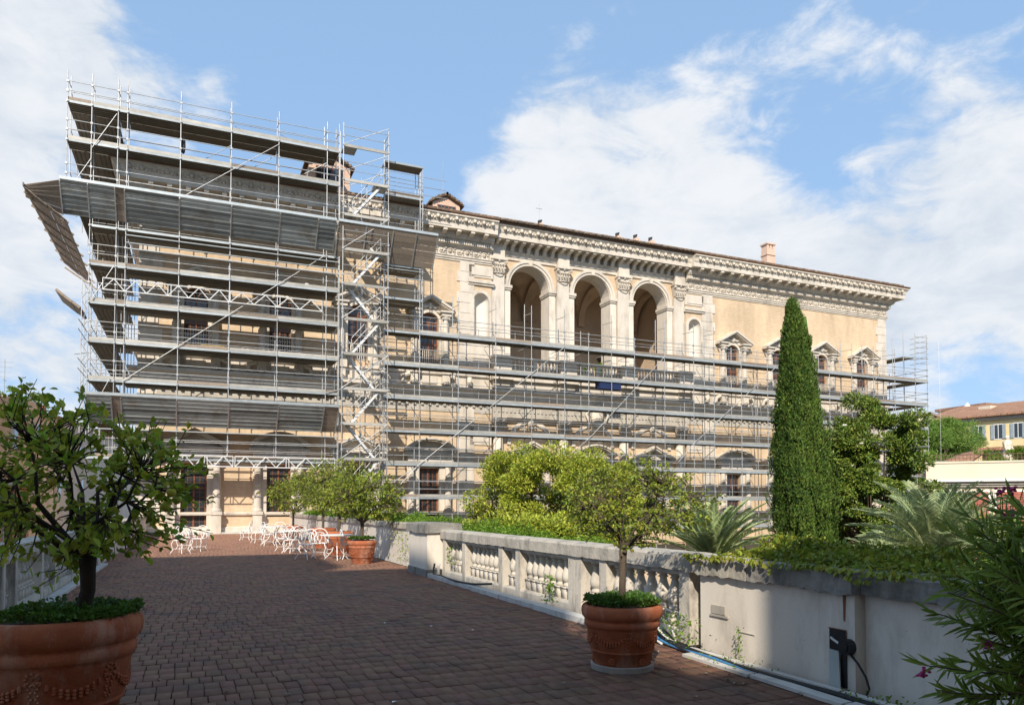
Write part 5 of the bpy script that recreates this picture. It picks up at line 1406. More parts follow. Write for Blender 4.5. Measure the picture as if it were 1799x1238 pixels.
def citrus(lab, base, z0, top, c, rad, nl, nt_, lpt, L, W_, seed, m='citrus', fruit=0, nobj=0, tr=.045, mobj='citrus_obj', grp=None, bark='bark', lean=(0, 0), fsz=.035):
    T = thing('citrus_tree', lab, 'tree', (base[0], base[1], z0), grp)
    limbs, twigs, P, Dd, Nn, Ls, Ws = crown(seed, top, c, rad, nl, nt_, lpt, L, W_)
    b = MB(); bx_, by_ = base
    tp = Vector(top); b0 = Vector((bx_, by_, z0)); md = (b0 + tp) / 2 + Vector((lean[0], lean[1], 0))
    b.tube([b0 - Vector((0, 0, .05)), b0 * .75 + md * .25, md, md * .4 + tp * .6, tp], [tr * 1.3, tr * 1.02, tr * .95, tr * 1.0, tr * 1.15], 10)
    part('trunk', b, bark, T, True)
    b = MB()
    for l in limbs: b.tube([Vector(p) for p in l], [tr * .6, tr * .48, tr * .34, tr * .22, tr * .12], 6, False)
    part('branches', b, bark, T, True, kind='stuff')
    b = MB()
    for l in twigs: b.tube([Vector(p) for p in l], [tr * .13, tr * .08, tr * .04], 4, False)
    part('twigs', b, bark, T, kind='stuff')
    if nobj:
        cm = np.linalg.norm(P - np.array([0, 0, 1.6]), axis=1); idx = np.argsort(cm - Ls * 3)[:nobj]; rest = np.setdiff1d(np.arange(len(P)), idx)
        leaf_objs('leaf', T, P[idx], Dd[idx], Nn[idx], Ls[idx], Ws[idx], mobj)
        leaf_part('foliage', T, P[rest], Dd[rest], Nn[rest], Ls[rest], Ws[rest], m)
    else: leaf_part('foliage', T, P, Dd, Nn, Ls, Ws, m)
    r_ = np.random.default_rng(seed + 9)
    if fruit:
        fm = MB().lathe([(.001, -1.15), (.2, -1.08), (.7, -.72), (.98, -.1), (.9, .45), (.55, .86), (.2, 1.05), (.12, 1.2), (.001, 1.25)], n=12).mesh('fruit', M['lemon'], True) if 'fruit' not in LEAF1 else LEAF1['fruit']
        LEAF1['fruit'] = fm
        for k in range(fruit):
            t = twigs[int(r_.integers(len(twigs)))]; p = t[1] * .4 + t[2] * .6 + np.array([0, 0, -.05])
            o = put('fruit', fm, *p, T); s_ = fsz * r_.uniform(.7, 1.1); o.scale = (s_, s_, s_); o.rotation_euler = (r_.normal(0, .3), r_.normal(0, .3), 0)
    return T
def herbs(lab, x, y, z, rad, n, seed, L=.03, m='herb', ecc=0, hgt=.06):
    r_ = np.random.default_rng(seed); a = r_.uniform(0, 2 * PI, n); q = rad * np.sqrt(r_.random(n)); cl = .5 + .5 * np.sin(3 * a + seed) * np.cos(q * 30 / rad * .2)
    P = np.stack([x + q * np.cos(a), y + q * np.sin(a), z + r_.random(n) * hgt * (.4 + cl)], 1)
    Dd = np.stack([np.cos(a) * .6, np.sin(a) * .6, .5 + r_.random(n)], 1) + r_.normal(0, .6, (n, 3)); Nn = np.array([[0, 0, 1.]]) + r_.normal(0, .5, (n, 3))
    Ls = L * r_.uniform(.6, 1.4, n)
    T = thing('ground_cover', lab, 'plants', (x, y, z - .02)); leaf_part('foliage', T, P, Dd, Nn, Ls, Ls * .75, m); return T
# large pot, left foreground
LPX, LPY = -.85, 6.05
make_pot(1.05, 'very large terracotta pot with fruit garlands in relief, cropped by the lower left corner', (LPX, LPY, 0), rz=.35)
citrus('big dark leafy citrus tree with green lemons in the large left foreground pot', (LPX + .12, LPY), .76, (LPX + .17, LPY - .02, 1.24), (LPX + .10, LPY - .02, 1.72), (.79, .80, .66), 11, 380, 7, .068, .6, 3,
       m='citrus_dk', fruit=24, nobj=290, tr=.052, bark='bark_dk', lean=(.03, 0), fsz=.034)
herbs('low dark green herbs covering the soil of the large left pot', LPX + .08, LPY - .02, .83, .44, 2600, 2, .034)
# right foreground pot
RPX, RPY = 3.93, 6.32
make_pot(.79, 'terracotta pot on a stone saucer standing in front of the balustrade', (RPX, RPY, .0), saucer=True, rz=.15)
citrus('sparse yellow-green citrus tree in the pot in front of the balustrade', (RPX - .0, RPY), .58, (RPX + .02, RPY, 1.16), (RPX + .14, RPY + .0, 1.62), (.86, .80, .42), 11, 470, 9, .045, .55, 8, fruit=7, tr=.036, fsz=.028, nobj=0)
herbs('bright green weeds spilling over the rim of the right foreground pot', RPX, RPY, .64, .37, 3000, 6, .03)
# row of four further back
for i, (x, y, k, h, rc, cc, sd, lab) in enumerate((
        (4.35, 20.55, .80, 1.10, (1.15, 1.1, .68), 1.80, 31, 'nearest of the row of potted citrus trees, by the pier'),
        (4.45, 24.6, .95, 1.25, (1.4, 1.3, .95), 2.1, 32, 'potted citrus tree behind the round garden table'),
        (4.6, 28.8, .95, 1.35, (1.6, 1.5, 1.0), 2.3, 33, 'tallest potted citrus tree of the row along the white wall'),
        (4.2, 34.6, .9, 1.3, (1.7, 1.5, .9), 2.1, 34, 'farthest potted citrus tree, in front of the palace window'))):
    make_pot(k, ('terracotta pot of the ' + lab), (x, y, 0), swags=(i == 0), grp=None)
    citrus(lab, (x, y), .7 * k, (x, y, h), (x + .1, y, cc), rc, 9, 420, 11, .09, .5, sd, fruit=5, tr=.05, fsz=.04)
herbs('fresh green clover filling the nearest pot of the row', 4.35, 20.55, .67, .36, 900, 9, .05, hgt=.05)

# ------------------------------------------------------------ white wrought iron furniture
def iron_chair(lab, loc, rz):
    T = thing('garden_chair', lab, 'chair', (0, 0, 0), 'white wrought iron garden chairs')
    b = MB(); 
    ring = [(.22 * math.cos(i * PI / 10), .21 * math.sin(i * PI / 10), .44) for i in range(21)]
    b.tube(ring, .014, 5)
    for k in range(-3, 4): y = k * .055; w = .22 * math.sqrt(max(0, 1 - (y / .21) ** 2)); b.tube([(-w, y, .44), (w, y, .44)], .008, 4); b.tube([(y, -w * .95, .445), (y, w * .95, .445)], .008, 4)
    link('seat', b.mesh('seat', M['white_iron']), T)
    b = MB()
    arc = [(.27 * math.cos(PI * i / 12), -.20 - .05 * math.sin(PI * i / 12), .44 + .45 * math.sin(PI * i / 12) ** .6) for i in range(13)]
    b.tube(arc, .014, 5)
    arc = [(.17 * math.cos(PI * i / 12), -.20 - .05 * math.sin(PI * i / 12), .46 + .32 * math.sin(PI * i / 12) ** .7) for i in range(13)]
    b.tube(arc, .01, 4)
    for s in (-1, 1):
        b.tube([(0, -.21, .46), (s * .06, -.23, .6), (s * .03, -.25, .7), (s * .10, -.25, .78), (s * .14, -.25, .72)], .009, 4)
        b.tube([(s * .24, -.2, .5), (s * .16, -.23, .6), (s * .2, -.24, .72)], .009, 4)
    link('backrest', b.mesh('backrest', M['white_iron']), T)
    for s in (-1, 1):
        b = MB(); b.tube([(s * .27, -.2, .46), (s * .31, -.05, .66), (s * .30, .12, .64), (s * .24, .17, .45)], .012, 5)
        link('arm', b.mesh('arm', M['white_iron']), T)
        for t in (-1, 1):
            b = MB(); b.tube([(s * .17, t * .15, .44), (s * .21, t * .2, .3), (s * .16, t * .17, .12), (s * .22, t * .23, .0)], .013, 5); link('leg', b.mesh('leg', M['white_iron']), T)
    b = MB(); b.tube([(-.17, -.17, .15), (.17, .17, .15)], .008, 4); b.tube([(.17, -.17, .15), (-.17, .17, .15)], .008, 4); link('stretcher', b.mesh('stretcher', M['white_iron']), T)
    T.location = loc; T.rotation_euler = (0, 0, rz); return T
chairs = [((3.15, 22.9), 2.4, 'white iron chair standing alone nearest the camera, left of the round table'),
          ((4.35, 22.4), -1.6, 'white iron chair between the round table and the first citrus pot'),
          ((3.62, 23.4), 2.9, 'white iron chair behind the round garden table'),
          ((3.1, 26.0), .5, 'white iron chair in the middle of the terrace group'),
          ((3.0, 27.2), 2.2, 'white iron chair just behind the middle one of the group'),
          ((3.6, 27.0), 3.4, 'white iron chair next to the tallest citrus pot'),
          ((2.8, 31.2), .2, 'white iron chair left of the far table'),
          ((2.6, 33.6), 1.9, 'white iron chair farther left near the palace wall'),
          ((3.5, 33.2), 3.1, 'white iron chair behind the far table'),
          ((2.3, 36.4), 1.2, 'white iron chair farthest from the camera, by the column'),
          ((-.35, 27.3), .9, 'left of the three white iron chairs by the palace door'),
          ((.22, 28.4), 2.6, 'right of the three white iron chairs by the palace door'),
          ((-.25, 29.6), 3.6, 'rear one of the three white iron chairs by the palace door')]
c0 = iron_chair(chairs[0][2], (*chairs[0][0], 0), chairs[0][1])
for (x, y), a, l in chairs[1:]: dup(c0, (x, y, 0), a, l, 'white wrought iron garden chairs')
def iron_table(lab, loc, r):
    T = thing('garden_table', lab, 'table', (0, 0, 0), 'white round garden tables')
    b = MB().lathe([(.01, .745), (r, .745), (r, .72), (r - .03, .715), (.01, .72)], n=28); link('table_top', b.mesh('table_top', M['white_iron']), T)
    for k in range(3):
        a = k * 2 * PI / 3 + .4; c, s = math.cos(a), math.sin(a); b = MB()
        b.tube([(c * r * .75, s * r * .75, .72), (c * .1, s * .1, .42), (c * .15, s * .15, .25), (c * r * .8, s * r * .8, 0)], .015, 5)
        b.tube([(c * r * .6, s * r * .6, .70), (c * .22, s * .22, .60), (c * .12, s * .12, .5), (c * .2, s * .2, .45), (c * .24, s * .24, .52)], .01, 4)
        b.tube([(c * .15, s * .15, .3), (c * .3, s * .3, .3), (c * .34, s * .34, .2), (c * .26, s * .26, .17)], .01, 4); link('leg', b.mesh('leg', M['white_iron']), T)
    T.location = loc; return T
t0 = iron_table('round white garden table beside the nearest potted citrus of the row', (3.95, 22.2, 0), .5)
dup(t0, (3.1, 32.2, 0), .7, 'round white garden table farther back near the palace wall', 'white round garden tables', (1.15, 1.15, 1))
dup(t0, (3.3, 26.6, 0), 1.1, 'round white garden table in the middle of the furniture group', 'white round garden tables', (1.1, 1.1, 1))
# wall weeds and scraps of paper on the bricks
def weed(lab, x, y, z, h, n, seed, m='hedge', spread=.08, L=.03):
    r_ = np.random.default_rng(seed); t = r_.random(n); P = np.stack([x + r_.normal(0, spread * .4, n), y + r_.normal(0, spread, n), z + t * h], 1)
    T = thing('weed', lab, 'plant', (x, y, z)); leaf_part('foliage', T, P, r_.normal(0, 1, (n, 3)), r_.normal(0, 1, (n, 3)) + [[-1., 0, 0]], L * r_.uniform(.6, 1.4, n), L * .6 * r_.uniform(.6, 1.3, n), m)
    b = MB(); b.tube([(x, y, z), (x, y + .01, z + h)], .003, 4); part('stem', b, 'bark', T); return T
weed('tall thin weed growing at the foot of the sunlit plaster wall', 5.1, 5.98, .0, .38, 60, 3, spread=.035, L=.028)
weed('ivy tuft hanging from the middle of the stone balustrade', 5.12, 10.35, .1, .42, 110, 4, spread=.10, L=.05)
weed('small ivy tuft low on the far end of the balustrade', 5.12, 15.2, .35, .35, 60, 5, spread=.08, L=.05)
weed('green weeds among the hoses behind the right pot', 5.05, 6.95, .02, .35, 260, 6, spread=.2, L=.035)
weed('low weeds between the white marble strips', 4.93, 5.9, .0, .09, 130, 7, spread=.25, L=.028)
weed('small grass tuft at the wall foot near the hatch', 5.05, 4.2, .0, .09, 90, 8, spread=.2, L=.04)
weed('dark leafy tendrils hanging over the far white wall', 5.22, 19.2, .1, .8, 260, 9, m='citrus_dk', spread=.4, L=.05)
for i, (x, y) in enumerate(((2.4, 9.9), (2.9, 9.4), (1.5, 5.9), (3.3, 8.9))):
    solo('paper_scrap', MB().add([(x, y, .012), (x + .05, y + .01, .02), (x + .045, y + .035, .012), (x + .01, y + .03, .018)], [(0, 1, 2, 3)]), 'white_iron', ['first', 'second', 'nearest', 'rightmost'][i] + ' tiny white scrap lying on the shaded brick paving', 'litter')

r_ = np.random.default_rng(17); b = MB()
for k in range(46):
    y = 3.0 + 2.9 * r_.random(); z = .12 + .7 * r_.random(); xw = 5.2 if y > 5.0 else (5.16 if y > 4.61 else 5.28); q = .003 + .006 * r_.random() ** 2
    b.add([(xw - .0015, y - q, z), (xw - .0015, y, z - q), (xw - .0015, y + q, z), (xw - .0015, y, z + q * 1.3)], [(0, 1, 2, 3)])
o = part('damp_spot', b, 'stone_dk', T1, kind='stuff')
b = MB(); b.add([(5.1585, 4.70, .60), (5.1585, 4.72, .62), (5.1585, 4.725, .85), (5.1585, 4.685, .85)], [(0, 1, 2, 3)]); part('rust_streak', b, 'frame', T1)
# ------------------------------------------------------------ garden vegetation
def broad_tree(name, lab, cat, root, c, rad, m, n, L, W_, seed, trunk=True, clump=90, tr=.18, flowers=None, csz=.22, kind_leaf='foliage', hollow=.55, shape=6):
    r_ = np.random.default_rng(seed); c = np.array(c); rad = np.array(rad)
    T = thing(name, lab, cat, root)
    # clump centres on and in the crown
    u = unit(r_.normal(0, 1, (clump, 3))); q = (hollow + (1 - hollow) * r_.random(clump) ** .5)[:, None]
    bump_ = 1 + .12 * np.sin(4 * u[:, :1] + seed) + .10 * np.sin(6 * u[:, 1:2] + 2 * seed) + .08 * np.sin(8 * u[:, 2:3] + 3)
    C = c + u * rad * q * bump_
    k = r_.integers(clump, size=n); sz = csz * rad.mean() * r_.uniform(.6, 1.25, clump)
    v = unit(r_.normal(0, 1, (n, 3))); rr_ = r_.random(n) ** .35
    P = C[k] + v * (sz[k] * rr_)[:, None] * np.array([1, 1, .75])
    out = unit((P - c) / rad)
    Dd = v * .6 + out * .4 + r_.normal(0, .5, (n, 3)); Nn = out * .6 + np.array([[0, 0, .7]]) + r_.normal(0, .55, (n, 3))
    Ls = L * r_.uniform(.6, 1.3, n)
    leaf_part('foliage', T, P, Dd, Nn, Ls, Ls * W_, m, shape)
    if trunk:
        b = MB(); rt = Vector(root); cc = Vector(c)
        fork = rt.lerp(cc, .62)
        b.tube([rt, rt.lerp(fork, .5) + Vector((.08, .1, 0)), fork], [tr * 1.3, tr, tr * .9], 9)
        part('trunk', b, 'bark', T, True)
        b = MB()
        for i in range(min(clump, 34)):
            t = Vector(C[i]); m_ = fork.lerp(t, .5) + Vector((r_.normal(0, .1), r_.normal(0, .1), -.1 * rad[2]))
            b.tube([fork, m_, t], [tr * .5, tr * .3, tr * .08], 5, False)
        part('branches', b, 'bark', T, kind='stuff')
    if flowers:
        b = MB(); fm, nf, fs = flowers
        for i in range(nf):
            j = int(r_.integers(n)); p = P[j] + out[j] * .1
            for a in range(6):
                t = a * PI / 3; b.blob((p[0] + fs * .5 * math.cos(t), p[1] + fs * .5 * math.sin(t), p[2]), fs * .45, 5, 3)
        part('flower', b, fm, T, kind='stuff')
    return T
broad_tree('shrub_tree', 'broad rounded yellow-green shrub tree in the garden behind the balustrade, in front of the loggia', 'tree', (10.6, 21.5, -5), (10.6, 20.6, 1.75), (2.7, 2.4, 1.6), 'camellia', 80000, .095, .42, 41, clump=150, csz=.20, tr=.14)
broad_tree('shrub_tree', 'lower bright shrub filling the gap under the broad shrub tree, just over the balustrade', 'tree', (8.4, 17.5, -5), (8.3, 17.4, .45), (2.2, 1.8, .85), 'camellia', 30000, .11, .42, 43, clump=110, csz=.24, tr=.1)
# cypress, built of upright plumes
def cypress(x, y, z0, z1, rad, seed):
    r_ = np.random.default_rng(seed); T = thing('cypress_tree', 'tall dark green pointed cypress tree in front of the right wing', 'tree', (x, y, z0))
    H = z1 - z0; Pn = []; Dn = []
    def env(t): return rad * np.clip(np.minimum(1.02, (1 - t) ** .78 * 1.62), 0, 1) * (1 - .25 * np.clip((.12 - t) / .12, 0, 1))
    NP = 900
    for i in range(NP):
        t0 = r_.random() ** .85 * .98; a = r_.uniform(0, 2 * PI); q = env(np.array([t0]))[0] * (.70 + .34 * r_.random()) * (1 + .10 * math.sin(3 * a + 4 * t0) + .08 * math.sin(7 * a))
        hl = (.9 + 1.3 * r_.random()) * (.5 + .5 * (1 - t0)); wd = .08 + .12 * r_.random()
        n = 210
        s_ = r_.random(n); pr_ = wd * np.sin(PI * np.clip(s_, .02, .98)) ** .6; b_ = r_.uniform(0, 2 * PI, n)
        lean_ = -.08
        qq = q * (1 - .25 * s_ * hl / 2.2)
        zz = z0 + t0 * H + (s_ - .35) * hl
        zz = np.minimum(zz, z1 + .25 * (i % 3))
        if i % 17 == 0: qq = qq + .16 * s_
        tt = np.clip((zz - z0) / H, 0, 1.1); shf = .12 - .62 * tt
        P = np.stack([x + .9175 * shf + math.cos(a) * qq + pr_ * np.cos(b_), y - .3979 * shf + math.sin(a) * qq + pr_ * np.sin(b_), zz], 1)
        D_ = np.stack([math.cos(a) * .35 + .45 * np.cos(b_), math.sin(a) * .35 + .45 * np.sin(b_), np.full(n, 1.1)], 1) + r_.normal(0, .3, (n, 3))
        Pn.append(P); Dn.append(D_)
    P = np.concatenate(Pn); D_ = np.concatenate(Dn); n = len(P)
    Nn = np.stack([P[:, 0] - x, P[:, 1] - y, np.zeros(n)], 1) + r_.normal(0, .5, (n, 3))
    Ls = r_.uniform(.06, .14, n)
    leaf_part('foliage', T, P, D_, Nn, Ls, Ls * .38, 'cypress', 4)
    # dark core keeps the sky out
    b = MB(); prof = [(max(.02, float(env(np.array([t]))[0]) * .55), z0 + t * H) for t in np.linspace(0, .97, 24)]
    b.lathe(prof, (x, y, 0), 18, True)
    part('inner_foliage', b, 'cypress', T, True)
    b = MB(); b.tube([(x, y, -5), (x, y, z0 + 1)], .2, 8); part('trunk', b, 'bark', T)
cypress(22.95, 22.75, -3.8, 9.75, 1.22, 5)
broad_tree('magnolia_tree', 'large glossy dark magnolia tree with pale blossoms right of the cypress', 'tree', (31.0, 26.4, -5), (30.1, 26.1, 2.7), (2.75, 2.5, 4.1), 'magnolia', 75000, .17, .42, 51, clump=170, csz=.16, tr=.22, flowers=('whiteflower', 12, .12), hollow=.5)
broad_tree('magnolia_tree', 'low dark shrubbery under the magnolia between the two palms', 'tree', (25.5, 18.5, -5), (25.2, 18.2, -.2), (3.2, 2.2, 1.9), 'magnolia', 26000, .15, .42, 52, clump=70, csz=.2, tr=.15)
broad_tree('umbrella_pine', 'bright green umbrella pine in front of the far yellow house', 'tree', (84, 62, -5), (83.2, 62, 9.2), (6.8, 5.0, 2.7), 'pine', 60000, .42, .12, 53, clump=110, csz=.26, tr=.35, hollow=.2, shape=4)
broad_tree('garden_tree', 'small green tree under the umbrella pine beside the end scaffold', 'tree', (70, 54, -5), (70.5, 53.5, 5.3), (3.5, 3, 2.2), 'pine', 9000, .3, .3, 54, clump=50, csz=.26, tr=.25, hollow=.3, shape=4)
# hedge behind the pier and rear wall
def hedge(lab, boxes, n, seed, m='hedge', L=.055, name='hedge', up=1.):
    r_ = np.random.default_rng(seed); Pn = []
    vol = [(c[1] - c[0]) * (c[3] - c[2]) for c in boxes]; tot = sum(vol)
    for c, v in zip(boxes, vol):
        k = int(n * v / tot); x = r_.uniform(c[0], c[1], k); y = r_.uniform(c[2], c[3], k)
        h = c[5] * (.75 + .25 * np.sin(x * 4 + seed) * np.sin(y * 2.7) + .15 * np.sin(y * 9 + x * 7)); ed = np.minimum(np.minimum(x - c[0], c[1] - x) / (.3 * (c[1] - c[0])), 1)
        z = c[4] + h * np.sqrt(np.clip(ed, .05, 1)) * r_.random(k) ** .35
        Pn.append(np.stack([x, y, z], 1))
    P = np.concatenate(Pn); n = len(P)
    T = thing(name, lab, name, (float(P[:, 0].mean()), float(P[:, 1].mean()), boxes[0][4]))
    Dd = r_.normal(0, .8, (n, 3)) + [[-.2, -.4, .5 * up]]; Nn = np.array([[0, 0, 1.]]) + r_.normal(0, .6, (n, 3)); Ls = L * r_.uniform(.6, 1.4, n)
    leaf_part('foliage', T, P, Dd, Nn, Ls, Ls * .62, m, 4 if L < .06 else 6); return T
hedge('low bright green hedge growing over the far white wall behind the pier', [(5.3, 5.9, 17.2, 40, 1.1, .30), (5.7, 6.7, 13.6, 18.5, .75, .55), (5.9, 7.3, 11.5, 16, .7, .35)], 26000, 61)
# ivy on top of the right wall
hedge('thick ivy trailing over the coping of the right parapet wall', [(5.26, 5.9, 3.2, 6.6, .98, .17), (5.6, 6.9, 4.6, 6.6, .95, .30), (5.22, 5.9, 1.2, 3.3, .98, .10)], 11000, 62, m='ivy', L=.06, name='ivy', up=.2)
r_ = np.random.default_rng(63); n = 420
y = r_.uniform(3.0, 6.85, n); P = np.stack([5.13 - r_.random(n) * .05, y, 1.07 - r_.random(n) ** 2 * .10 * (.5 + .5 * np.sin(y * 6))], 1)
T = thing('ivy', 'fringe of ivy leaves hanging over the front edge of the dark coping', 'ivy', (5.12, 5, 1))
leaf_part('foliage', T, P, np.array([[-.4, 0, -.9]]) + r_.normal(0, .5, (n, 3)), np.array([[-1., 0, .5]]) + r_.normal(0, .4, (n, 3)), .05 * r_.uniform(.6, 1.3, n), .045 * r_.uniform(.6, 1.3, n), 'ivy')
# palms
def palm(name, lab, x, y, z, nf, fl, seed, m, lw, ll, droop, el0, el1, nleaf=46, trunk=.2):
    r_ = np.random.default_rng(seed); T = thing(name, lab, 'palm', (x, y, -5))
    Ps = []; Ds = []; Ns = []; Ls = []
    bt = MB()
    for i in range(nf):
        a = 2.399 * i + r_.normal(0, .15); el = el0 + (el1 - el0) * ((i + .5) / nf) ** .8; L_ = fl * r_.uniform(.85, 1.1)
        h = np.array([math.cos(a), math.sin(a), 0])
        pts = []; k = 12; p = np.array([x, y, z]) + h * .06; e = el
        for j in range(k + 1):
            pts.append(p.copy()); p = p + (h * math.cos(e) + np.array([0, 0, math.sin(e)])) * L_ / k; e -= droop / k * (1 + j * .12)
        pts = np.array(pts); bt.tube([Vector(q) for q in pts], [.018 * fl] * 3 + [.012 * fl] * 5 + [.006 * fl] * 5, 4, False)
        side = np.cross(h, [0, 0, 1.])
        for j in range(nleaf):
            t = .12 + .88 * j / nleaf; f = t * k; i0 = min(int(f), k - 1); q = pts[i0] + (pts[i0 + 1] - pts[i0]) * (f - i0); tg = pts[i0 + 1] - pts[i0]; tg /= np.linalg.norm(tg); nn = np.cross(side, tg)
            if nn[2] < 0: nn = -nn
            for s in (-1, 1):
                Ps.append(q); d = tg * (.55 + .5 * t) + side * s * 1.0 + nn * .38 + r_.normal(0, .07, 3); Ds.append(d); Ns.append(nn + r_.normal(0, .15, 3) + side * s * -.3)
                Ls.append(ll * (math.sin(PI * min(1, t * .82 + .13)) ** .6) * r_.uniform(.85, 1.1))
    P = np.array(Ps); Ls = np.array(Ls)
    leaf_part('fronds', T, P, np.array(Ds), np.array(Ns), Ls, np.full(len(P), lw), m, 4, fold=.1, curl=.10)
    part('frond_stems', bt, m, T, kind='stuff')
    b = MB(); b.tube([(x, y, -5), (x, y, z - .3), (x, y, z + .05)], [trunk, trunk * 1.1, trunk * .7], 12)
    for i in range(60): a = i * 2.4; zz = z - .02 - (i // 4) * .1; b.tube([(x + trunk * math.cos(a), y + trunk * math.sin(a), zz - .1), (x + trunk * 1.3 * math.cos(a), y + trunk * 1.3 * math.sin(a), zz)], [.05, .02], 4)
    part('trunk', b, 'bark', T)
palm('cycad_palm', 'stiff grey-green cycad palm just over the balustrade left of the cypress', 9.9, 12.4, .45, 42, 1.5, 71, 'cycad', .026, .19, .45, .5, 1.45, 84, .22)
palm('date_palm', 'feathery pale green date palm in front of the cream house', 14.6, 10.9, .35, 46, 2.1, 72, 'palm', .034, .34, .62, .42, 1.5, 56, .26)
palm('date_palm', 'low half-hidden palm crown at the foot of the date palm', 17.5, 14.2, -.4, 26, 1.9, 73, 'palm', .034, .32, .7, .3, 1.3, 36, .24)
# oleander at the right edge, in its own pot outside the picture
make_pot(.9, 'terracotta pot of the oleander at the right edge of the terrace', (4.55, 2.35, 0), swags=False)
T = thing('oleander_bush', 'dark narrow-leaved oleander with magenta flowers hanging in from the right edge', 'bush', (4.55, 2.35, .6))
r_ = np.random.default_rng(81); P = []; Dd = []; Nn = []; bs = MB(); tips = []
def stem(tip, n, w=1):
    tip = np.array(tip); b0 = np.array([4.55 + r_.normal(0, .08), 2.35 + r_.normal(0, .08), .65]); m_ = b0 * .45 + tip * .55 + np.array([.12, -.02, -.02 + .2 * (tip[2] - .9)])
    pts = [b0 * (1 - t) ** 2 + 2 * m_ * t * (1 - t) + tip * t * t for t in np.linspace(0, 1, 9)]
    bs.tube([Vector(p) for p in pts], [.011, .010, .009, .008, .007, .006, .005, .004, .003], 5, False)
    for k in range(n):
        t = 1 - .62 * (k / n) ** 1.0; f = t * 8; i0 = min(int(f), 7); q = pts[i0] + (pts[i0 + 1] - pts[i0]) * (f - i0); tg = pts[i0 + 1] - pts[i0]; tg = tg / np.linalg.norm(tg)
        v = r_.normal(0, 1, 3); v -= tg * v.dot(tg); v /= np.linalg.norm(v)
        P.append(q); Dd.append(tg * (.75 + .5 * (t > .93)) + v * .75 + [0, 0, -.1]); Nn.append(tg + v * -.3 + r_.normal(0, .2, 3))
    tips.append(tip)
def pt(px, py, dep):
    v = pxdir(px, py); d = dep / (v.x * .39779 + v.y * .91748); return (v.x * d, v.y * d, 1.6 + v.z * d)
for px, py, dep in ((1625, 1168, 3.9), (1648, 1010, 4.1), (1640, 1075, 4.2), (1672, 935, 4.2), (1700, 905, 4.3), (1742, 880, 4.2), (1775, 872, 4.0), (1760, 920, 4.4), (1800, 905, 3.8), (1690, 985, 4.3), (1665, 1040, 3.9), (1720, 960, 4.0), (1700, 1040, 4.2), (1745, 1000, 3.8), (1790, 980, 4.1), (1690, 1095, 4.2), (1720, 1120, 3.9), (1760, 1060, 4.0), (1800, 1050, 3.7), (1735, 1175, 3.8), (1690, 1160, 4.1), (1780, 1130, 3.9), (1820, 960, 3.9), (1810, 1100, 3.7), (1655, 1215, 3.8), (1700, 1225, 3.8), (1840, 900, 4.0), (1760, 1215, 3.7), (1850, 1000, 3.9), (1845, 1150, 3.7), (1715, 930, 4.0), (1735, 945, 4.3), (1765, 965, 4.2), (1680, 1010, 4.1), (1725, 1020, 4.0), (1775, 1010, 3.9), (1750, 1090, 4.1), (1790, 1090, 3.9), (1725, 1075, 4.3), (1795, 1170, 3.8), (1760, 1160, 4.0), (1800, 930, 4.1)):
    stem(pt(px, py, dep), 44)
P = np.array(P); Dd = np.array(Dd); Nn = np.array(Nn); n = len(P); Ls = r_.uniform(.10, .165, n); Ws = Ls * .15
leaf_objs('leaf', T, P[:300], Dd[:300], Nn[:300], Ls[:300], Ws[:300], 'oleander_obj')
leaf_part('foliage', T, P[300:], Dd[300:], Nn[300:], Ls[300:], Ws[300:], 'oleander')
part('stems', bs, 'bark', T, kind='stuff')
for (px, py, dep) in ((1760, 865, 4.1), (1778, 860, 4.0), (1775, 900, 4.3), (1622, 1182, 3.88), (1770, 908, 4.2), (1735, 1132, 3.9)):
    q = pt(px, py, dep); b = MB()
    for k in range(14): b.blob((q[0] + r_.normal(0, .014), q[1] + r_.normal(0, .014), q[2] + r_.normal(0, .012)), .009 + .004 * r_.random(), 5, 3, (1, 1, .6))
    part('flower', b, 'pinkflower', T)

# ------------------------------------------------------------ houses
def house_facade(T, A, B_, z0, z1, m, depth=10):     # wall from A to B (xy), thickness backwards
    A = Vector((*A, 0)); B_ = Vector((*B_, 0)); d = (B_ - A).normalized(); n_ = Vector((-d.y, d.x, 0))
    if n_.dot(Vector((1, 1, 0))) < 0: n_ = -n_
    b = MB(); q = [A, B_, B_ + n_ * depth, A + n_ * depth]
    b.add([(p.x, p.y, z0) for p in q] + [(p.x, p.y, z1) for p in q], [(0, 1, 5, 4), (1, 2, 6, 5), (2, 3, 7, 6), (3, 0, 4, 7), (4, 5, 6, 7)])
    part('wall', b, m, T); return A, B_, d, n_
def on(A, d, n_, t, out, z): p = A + d * t - n_ * out; return (p.x, p.y, z)
def fbox(b, A, d, n_, t0, t1, o0, o1, z0, z1):
    vs = [on(A, d, n_, t, o, z) for z in (z0, z1) for t, o in ((t0, o0), (t1, o0), (t1, o1), (t0, o1))]
    b.add(vs, [(0, 3, 2, 1), (4, 5, 6, 7), (0, 1, 5, 4), (1, 2, 6, 5), (2, 3, 7, 6), (3, 0, 4, 7)]); return b
